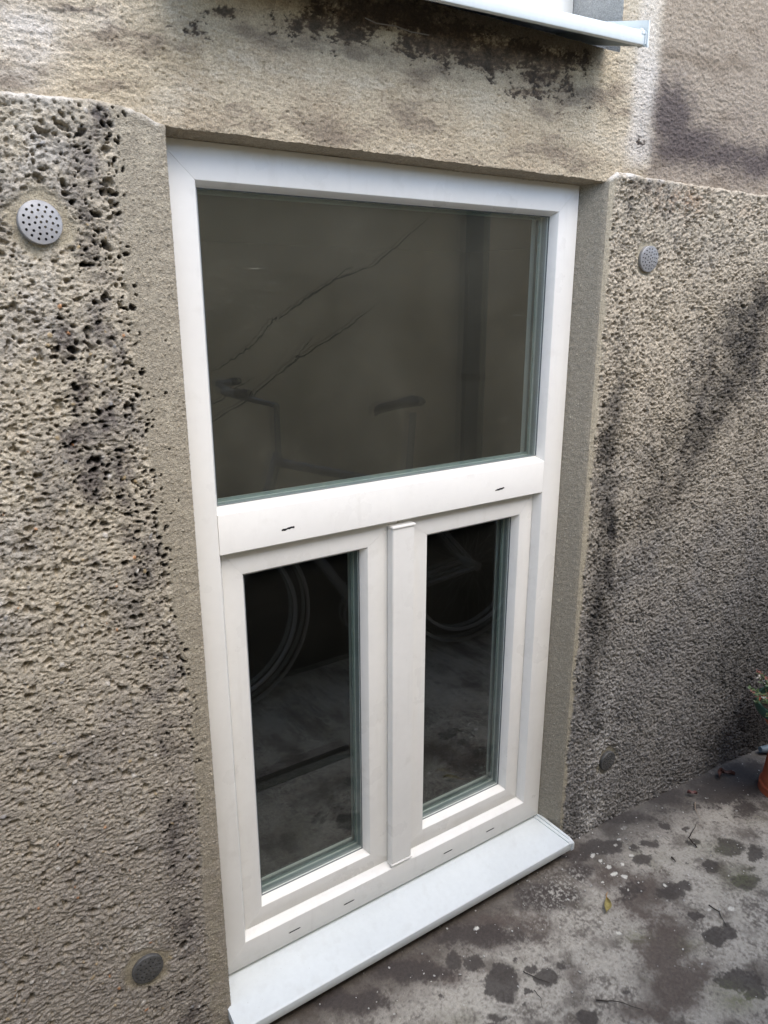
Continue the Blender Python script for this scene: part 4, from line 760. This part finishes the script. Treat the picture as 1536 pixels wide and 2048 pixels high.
# ------------------------------------------------------------------ things on the ground
def leaf_thing(name, label, cat, pts, wid, loc, rz, colr, lift=.003, curl=.004, stem=True, group=None):
    t = empty(name)
    Lm = mat(name+'_skin', colr, .6, var=((90, .35), (400, .2)))
    bm = bmesh.new(); n = 14; rows = []
    for i in range(n+1):
        s = i/n; wd = wid*math.sin(math.pi*min(1, s*1.02))**.8*(.75+.5*s) if 0 < i < n else .0003
        yb = .004*math.sin(s*3)
        rows.append([bm.verts.new((pts*s, yb+wd*q, lift+curl*abs(q)**1.5*(1.2+math.sin(s*9)*.4)+.004*math.sin(s*2.6))) for q in (-1, -.5, 0, .5, 1)])
    for A, B in zip(rows, rows[1:]):
        for k in range(4): bm.faces.new((A[k], A[k+1], B[k+1], B[k]))
    bm_obj('blade', bm, Lm, t, smooth=True)
    if stem: tube('stem', [(-pts*.42, .002, .004), (-pts*.2, -.001, .005), (pts*.1, 0, lift+.002)], [.0008, .0011, .0012], mat(name+'_stem', (.42, .22, .07), .7), t, 8)
    t.location = loc; t.rotation_euler = (0, 0, rz)
    return tag(t, label, cat, group)
leaf_thing('fallen_leaf', 'curled yellow-brown fallen leaf with an orange stalk lying on the concrete', 'leaf', .050, .0085, (.908, -.242, gz(.9, -.2)), math.radians(218), (.32, .26, .09))
def twig(label, pts, r=.0012, colr=None, group='thin dry twigs on the ground'):
    P = [(a, b, gz(a, b)+.001+c) for a, b, c in pts]
    # small kinks
    Q = []
    random.seed(int(pts[0][0]*999))
    for A, B in zip(P, P[1:]):
        for k in range(4):
            t = k/4; Q.append(tuple(A[i]*(1-t)+B[i]*t+random.uniform(-.0012, .0012)*(1 if i < 2 else .2) for i in range(3)))
    Q.append(P[-1])
    o = tube('twig', Q, [r*(1.2-.8*k/(len(Q)-1)) for k in range(len(Q))], colr or M_twig, None, 6)
    tag(o, label, 'twig', group)
twig('longest dark twig standing out on pale concrete right of the sill end', [(1.257, -.255, .001), (1.265, -.225, .008), (1.30, -.215, .012), (1.345, -.195, .006)], .0015)
twig('dark bent twig between the fallen leaf and the bottom right moss', [(1.098, -.395, .003), (1.10, -.42, .002), (1.075, -.455, .001)], .0013)
twig('short dark twig beside the large damp blotch near the sill', [(.594, -.276, .001), (.604, -.300, .001), (.622, -.328, .001)], .0010)
twig('thin brown twig at the bottom edge in the reddish stain', [(.672, -.411, .001), (.705, -.44, .003), (.736, -.481, .001)], .0011)
twig('tiny dark twig at the bottom edge beside the pale patch', [(.581, -.322, .001), (.577, -.345, .003), (.566, -.362, .001)], .0008)
twig('pale thin stalk on dark ground near the foot of the right wall', [(1.43, -.135, .004), (1.40, -.155, .004), (1.375, -.19, .002)], .0012, mat('pale_stalk', (.35, .27, .20), .7))
twig('short thick black stick near the dark blotches', [(1.165, -.243, .003), (1.158, -.260, .003)], .0022)
for i, (x, y, lab) in enumerate(((1.60, -.105, 'red-brown curled dry leaf in the dark corner near the pots'), (1.67, -.115, 'second red-brown dry leaf, nearer the grey hose end'))):
    leaf_thing('dry_leaf', lab, 'leaf', .05, .007, (x, y, gz(x, y)+.002), .4+i*1.9, (.09, .04, .03), .004, .009, False, 'dry leaves in the corner')
leaf_thing('dry_leaf', 'small pinkish dry leaf at the foot of the right wall', 'leaf', .03, .006, (1.47, -.115, gz(1.47, 0)+.002), 2.4, (.18, .08, .07), .004, .006, False, 'dry leaves in the corner')
# pale grit and paint crumbs: nobody could count them
def grit():
    rs = np.random.RandomState(5); bm = bmesh.new()
    for k in range(420):
        x = rs.uniform(.15, 2.0); y = -.03-abs(rs.normal(0, .28)) if rs.rand() < .75 else rs.uniform(-.7, -.05)
        s = .0009+.0016*rs.rand()**3
        if rs.rand() < .03: s *= 1.9
        Mx = Matrix.Translation((x, y, gz(x, y)+.0005+.004*float(fbm(np.array([[x]]), np.array([[y]]), .25, 3, 700)[0, 0]))) @ Matrix.Rotation(rs.rand()*6, 4, 'Z') @ Matrix.Diagonal((s*rs.uniform(.8, 2), s, s*.6, 1))
        bmesh.ops.create_icosphere(bm, subdivisions=1, radius=1, matrix=Mx)
    o = bm_obj('grit', bm, mat('pale_grit', (.50, .48, .44), .8, var=(40, .5)), None)
    tag(o, 'pale grit and paint crumbs scattered over the concrete ground', 'grit', kind='stuff')
grit()
# web-covered dead stem under the upper sill
tag(tube('dead_tendril', [(.33, -.075, 1.742), (.36, -.06, 1.744), (.40, -.056, 1.748), (.43, -.056, 1.745), (.47, -.052, 1.748)], .0009, mat('grey_stem', (.20, .17, .14), .9), None, 6), 'thin grey dry tendril clinging to the wall under the upper sill', 'tendril')

# ------------------------------------------------------------------ flower pots at the right edge
pc = (1.743, -.246)
def pot(label, c, prof, m_, cat='pot'):
    t = empty('flower_pot'); bm = bmesh.new(); add_lathe(bm, prof, (0, 0, 0), 56)
    bm_obj('pot_body', bm, m_, t, smooth=math.radians(40)); t.location = c
    return tag(t, label, cat)
g0 = gz(*pc)
low = pot('narrow terracotta pot upside down on the ground, carrying the planted pot', (pc[0], pc[1], g0), [(.082, 0), (.084, .002), (.084, .026), (.078, .028), (.066, .204), (.062, .208), (.0, .208)], M_terra)
up = pot('terracotta bowl with a green rim and a flowering plant at the right edge', (pc[0], pc[1], g0+.2085), [(.0, 0), (.075, 0), (.079, .004), (.121, .073), (.123, .076), (.117, .076), (.112, .062), (.0, .058)], M_terra)
bm = bmesh.new(); add_lathe(bm, [(.1185, .066), (.127, .067), (.1285, .072), (.1285, .090), (.126, .093), (.120, .092), (.118, .080), (.1165, .070)], (0, 0, 0), 56); bm_obj('rim', bm, M_green, up, smooth=math.radians(40))
bm = bmesh.new(); add_lathe(bm, [(.1165, .070), (.06, .078), (.0, .080)], (0, 0, 0), 40); bm_obj('soil', bm, mat('potting_soil', (.03, .022, .016), .95, bump=(90, .008, 5)), up)
plant = empty('potted_plant'); rs = random.Random(4)
Mst = mat('plant_stem', (.16, .17, .07), .6); Mlf = mat('plant_leaf', (.07, .11, .04), .55, var=(60, .5)); Mfl = mat('faded_flower', (.46, .42, .37), .7, var=(80, .5)); Mfd = mat('withered_flower', (.22, .09, .07), .8, var=(80, .5))
bs, bl, bf, bd = (bmesh.new() for _ in range(4))
def blob_leaf(bm, p, d, L, W):
    d = d.normalized(); s = d.cross(Vector((0, 0, 1))).normalized() if abs(d.z) < .95 else Vector((1, 0, 0)); n = d.cross(s)
    pts = [p, p+d*L*.35+s*W+n*W*.3, p+d*L*.75+s*W*.7+n*W*.3, p+d*L, p+d*L*.75-s*W*.7+n*W*.3, p+d*L*.35-s*W+n*W*.3]
    v = [bm.verts.new(q) for q in pts]; c = bm.verts.new(p+d*L*.5-n*W*.2)
    for k in range(6): bm.faces.new((v[k], v[(k+1) % 6], c))
for k in range(110):
    a = rs.uniform(0, 2*math.pi); rr = rs.uniform(.03, .12)
    p0 = Vector((rr*math.cos(a), rr*math.sin(a), .075)); out = Vector((math.cos(a), math.sin(a), 0))
    tip = p0+out*rs.uniform(.015, .06)+Vector((rs.uniform(-.02, .02), rs.uniform(-.02, .02), rs.uniform(.020, .062)))
    mid = (p0+tip)/2+Vector((0, 0, .012)); add_tube(bs, [p0, mid, tip], .0013, 5)
    for j in range(rs.randint(3, 6)):
        t = rs.uniform(.3, 1); q = p0.lerp(mid, t*2) if t < .5 else mid.lerp(tip, t*2-1)
        blob_leaf(bl, q, Vector((rs.uniform(-1, 1), rs.uniform(-1, 1), rs.uniform(-.3, .8))), rs.uniform(.010, .020), rs.uniform(.003, .0055))
    for j in range(rs.randint(4, 8)):
        d = Vector((rs.uniform(-1, 1), rs.uniform(-1, 1), rs.uniform(-.5, 1)))
        blob_leaf(bf if k % 4 == 1 else (bd if k % 4 == 2 else bl), tip, d, rs.uniform(.007, .013), .0035)
bm_obj('stem', bs, Mst, plant); bm_obj('foliage', bl, Mlf, plant); bm_obj('blossom', bf, Mfl, plant)['kind'] = 'stuff'; bm_obj('withered_blossom', bd, Mfd, plant)['kind'] = 'stuff'
plant.location = (pc[0], pc[1], g0+.2085)
tag(plant, 'small plant with whitish and withered pink flowers spilling over the green rim', 'plant')
ho = empty('garden_hose')
tube('hose_end', [(1.885, -.075, gz(1.89, 0)+.016), (1.93, -.09, gz(1.93, 0)+.015), (2.0, -.13, gz(2, 0)+.012), (2.1, -.17, gz(2.1, 0)+.012), (2.3, -.2, gz(2.3, 0)+.012)], [.010, .0155, .013, .011, .011], mat('blue_grey_rubber', (.16, .21, .24), .55), ho)
tag(ho, 'blue-grey hose end on the ground against the foot of the right wall', 'hose')
# ------------------------------------------------------------------ the yard behind the camera, seen in the panes
yw = empty('yard_wall')
def yard():
    xs = ranges(-5, .1, 7.); zs = ranges(-.3, .1, 1.98)
    def sheet(nm, y, x0, x1, z0, z1, m_):
        return box(nm, x0, x1, y-.2, y, z0, z1, m_, yw)
    Mw = mat('old_cream_paint', (.76, .68, .51), .9, bump=(40, .004, 5), var=((2.2, .12), (9, .08)))
    sheet('painted_wall', -1.36, -5, 7, -.3, 1.84, Mw)
    box('black_plinth', -.1, 7, -1.36, -1.12, -.3, .60, M_black, yw, .02)
    box('coping', -5, 7, -1.60, -1.32, 1.84, 1.90, mat('coping_stone', (.3, .29, .27), .9, bump=(60, .004, 5)), yw, .01)
yard()
def crack(pts, wd):
    bm = bmesh.new(); rs = random.Random(int(pts[0][0]*100)); Q = []
    for A, B in zip(pts, pts[1:]):
        for k in range(7):
            t = k/7; Q.append((A[0]*(1-t)+B[0]*t+rs.uniform(-.004, .004), A[1]*(1-t)+B[1]*t+rs.uniform(-.005, .005)))
    Q.append(pts[-1]); a = []; n = len(Q)
    for i, (x, z) in enumerate(Q):
        q = wd*(.4+.8*rs.random())*math.sin(math.pi*(.08+.84*i/(n-1)))
        a.append((bm.verts.new((x-q*.5, -1.358, z+q*.6)), bm.verts.new((x+q*.5, -1.358, z-q*.6))))
    for (p, q), (r, s) in zip(a, a[1:]): bm.faces.new((p, q, s, r))
    bm_obj('crack', bm, M_slot, yw)
crack([(1.75, 1.77), (1.605, 1.668), (1.431, 1.536), (1.31, 1.457), (1.126, 1.398), (.993, 1.324), (.907, 1.271), (.865, 1.253), (.78, 1.165), (.719, 1.131), (.61, 1.074), (.45, .97)], .0048)
crack([(1.309, 1.304), (1.214, 1.238), (1.098, 1.173), (.964, 1.112), (.866, 1.051), (.77, .982), (.607, .902), (.45, .84)], .0058)
crack([(1.13, 1.40), (1.18, 1.44), (1.22, 1.445)], .003)
crack([(1.032, 1.194), (.965, 1.131), (.94, 1.09)], .003)
crack([(.774, 1.047), (.70, 1.01), (.621, .965), (.5, .93)], .004)
tag(yw, 'cracked cream yard wall with a black base, mirrored in the window panes', 'wall')
dp = empty('drain_pipe')
bm = bmesh.new(); add_tube(bm, [(1.79, -1.30, .6), (1.79, -1.30, 1.9)], .05, 20); bm_obj('pipe', bm, mat('dark_green_pipe', (.05, .065, .06), .4), dp, smooth=math.radians(40))
for z in (1.0, 1.7):
    bm = bmesh.new(); add_lathe(bm, [(.050, -.015), (.0535, -.015), (.0535, .015), (.05, .015)], (1.79, -1.30, z), 24); bm_obj('pipe_clamp', bm, M_slot, dp)
tag(dp, 'dark vertical drain pipe mirrored in the right part of the upper pane', 'drain pipe')
tag(box('wooden_batten', .0, .715, -.585, -.535, gz(.3, -.5)-.004, gz(.3, -.5)+.010, mat('dark_wood', (.03, .022, .018), .8, var=(30, .3)), None, .002), 'dark wooden batten on the ground, mirrored in the left lower pane', 'batten')
# bicycle
bk = empty('bicycle')
def circ(c, r, n=64): return [(c[0]+r*math.cos(2*math.pi*k/n), c[1], c[2]+r*math.sin(2*math.pi*k/n)) for k in range(n)]
def torus(name, c, r, t, m_, parent):
    bm = bmesh.new(); bmesh.ops  # rings
    n, k = 64, 10
    R = [[bm.verts.new((c[0]+(r+t*math.cos(2*math.pi*j/k))*math.cos(2*math.pi*i/n), c[1]+t*math.sin(2*math.pi*j/k), c[2]+(r+t*math.cos(2*math.pi*j/k))*math.sin(2*math.pi*i/n))) for j in range(k)] for i in range(n)]
    for i in range(n):
        for j in range(k): bm.faces.new((R[i][j], R[(i+1) % n][j], R[(i+1) % n][(j+1) % k], R[i][(j+1) % k]))
    return bm_obj(name, bm, m_, parent, smooth=True)
BY = -1.02; gb = -.095
FW = (.465, BY, gb+.335); RW = (1.60, BY, gb+.335); BB = (1.03, BY, gb+.275)
ST = (1.27, BY, .80); HT = (.70, BY, .83); HB = (.655, BY, .70)
for c in (FW, RW):
    wl = empty('wheel'); wl.parent = bk
    torus('tyre', c, .318, .017, M_rubber, wl); torus('rim', c, .298, .008, M_rim, wl)
    bm = bmesh.new(); add_tube(bm, [(c[0], c[1]-.05, c[2]), (c[0], c[1]+.05, c[2])], .02, 12); bm_obj('hub', bm, M_steel, wl)
    bm = bmesh.new()
    for k in range(28):
        a = 2*math.pi*k/28; s = .03*(-1)**k
        add_tube(bm, [(c[0]+.018*math.cos(a+.5), c[1]+s, c[2]+.018*math.sin(a+.5)), (c[0]+.295*math.cos(a), c[1], c[2]+.295*math.sin(a))], .0006, 4, False)
    bm_obj('spokes', bm, M_steel, wl)
    torus('mudguard', c, .350, .007, M_rim, bk)
bm = bmesh.new()
add_tube(bm, [BB, (ST[0]-.02, BY, ST[2]-.1)], .016); add_tube(bm, [BB, HB], .018); add_tube(bm, [(1.23, BY, .64), (HT[0]-.01, BY, HT[2]-.03)], .016)
add_tube(bm, [HB, HT], .019)
for s in (-.03, .03):
    add_tube(bm, [(BB[0], BY+s*.7, BB[2]), (RW[0], BY+s*1.6, RW[2])], .010); add_tube(bm, [(1.23, BY+s*.5, .64), (RW[0], BY+s*1.6, RW[2])], .008)
bm_obj('bike_frame', bm, M_steel, bk, smooth=math.radians(50))
bm = bmesh.new()
for s in (-.04, .04): add_tube(bm, [(HB[0]-.005, BY+s, HB[2]-.02), (.60, BY+s, .5), (FW[0], BY+s, FW[2])], [.013, .012, .009])
bm_obj('fork', bm, M_steel, bk, smooth=math.radians(50))
bm = bmesh.new(); add_tube(bm, [HT, (.70, BY, .99), (.57, BY, 1.03)], .011)
add_tube(bm, [(.60, BY-.14, 1.06), (.55, BY-.12, 1.06), (.57, BY, 1.03), (.48, BY+.10, 1.06), (.50, BY+.15, 1.06)], .011)
bm_obj('handlebar', bm, M_steel, bk, smooth=math.radians(50))
tube('grip', [(.60, BY-.14, 1.06), (.64, BY-.16, 1.06)], .013, M_rubber, bk); tube('grip', [(.50, BY+.15, 1.06), (.52, BY+.20, 1.06)], .013, M_rubber, bk)
tube('seat_post', [(ST[0]-.03, BY, ST[2]-.14), (ST[0]-.01, BY, ST[2]+.12)], .013, M_steel, bk)
bm = bmesh.new(); rows = []
for i in range(13):
    t = i/12; x = 1.09+.20*t; wd = .014+.045*sst(.35, .9, np.array(t)).item()
    if i in (0, 12): wd *= .5
    rows.append([bm.verts.new((x, BY+wd*math.cos(a), .945+.022*t+.018*math.sin(a)-(.008 if i in (0, 12) else 0))) for a in [2*math.pi*k/12 for k in range(12)]])
for A, B in zip(rows, rows[1:]):
    for k in range(12): bm.faces.new((A[k], A[(k+1) % 12], B[(k+1) % 12], B[k]))
bm.faces.new(rows[0][::-1]); bm.faces.new(rows[-1])
bm_obj('saddle', bm, M_rubber, bk, smooth=True)
bm = bmesh.new(); add_tube(bm, [(BB[0], BY-.05, BB[2]), (BB[0], BY+.05, BB[2])], .022, 14); add_tube(bm, [(BB[0], BY+.05, BB[2]), (BB[0]+.10, BY+.06, BB[2]-.14)], .009, 8); add_tube(bm, [(BB[0], BY-.05, BB[2]), (BB[0]-.10, BY-.06, BB[2]+.14)], .009, 8)
bm_obj('crank', bm, M_steel, bk)
torus('chainring', (BB[0], BY+.045, BB[2]), .085, .005, M_steel, bk)
for s in (-1, 1): box('pedal', BB[0]+s*.10-.045, BB[0]+s*.10+.045, BY+s*.06, BY+s*.16, BB[2]-s*.14-.012, BB[2]-s*.14+.012, M_rubber, bk)
tag(bk, 'silver bicycle leaning at the yard wall, mirrored in the lower panes', 'bicycle')
# evergreen shrub in a tub, mirrored at the right
sh = empty('potted_shrub'); rs = random.Random(9); bm = bmesh.new()
for k in range(1500):
    a = rs.uniform(0, 6.283); b = math.acos(rs.uniform(-1, 1)); r = rs.uniform(.3, 1)**.5*(.8+.25*math.sin(a*3)*math.sin(b*4))
    p = Vector((r*.27*math.sin(b)*math.cos(a), r*.2*math.sin(b)*math.sin(a), r*.30*math.cos(b)+.58))
    blob_leaf(bm, p, Vector((rs.uniform(-1, 1), rs.uniform(-1, 1), rs.uniform(-.6, 1))), rs.uniform(.03, .06), rs.uniform(.008, .014))
bm_obj('foliage', bm, mat('shrub_leaf', (.03, .045, .02), .6, var=(20, .4)), sh)
tube('trunk', [(0, 0, .2), (.01, 0, .6)], [.014, .008], M_twig, sh)
bm = bmesh.new(); add_lathe(bm, [(0, 0), (.12, 0), (.16, .27), (.165, .28), (.15, .28), (.145, .24), (0, .24)], (0, 0, 0), 32); bm_obj('tub', bm, M_terra, sh, smooth=math.radians(40))
sh.location = (2.12, -.92, gz(2.12, 0)); tag(sh, 'dark leafy shrub in a tub, mirrored at the right of the upper pane', 'shrub')
bpy.context.view_layer.update()
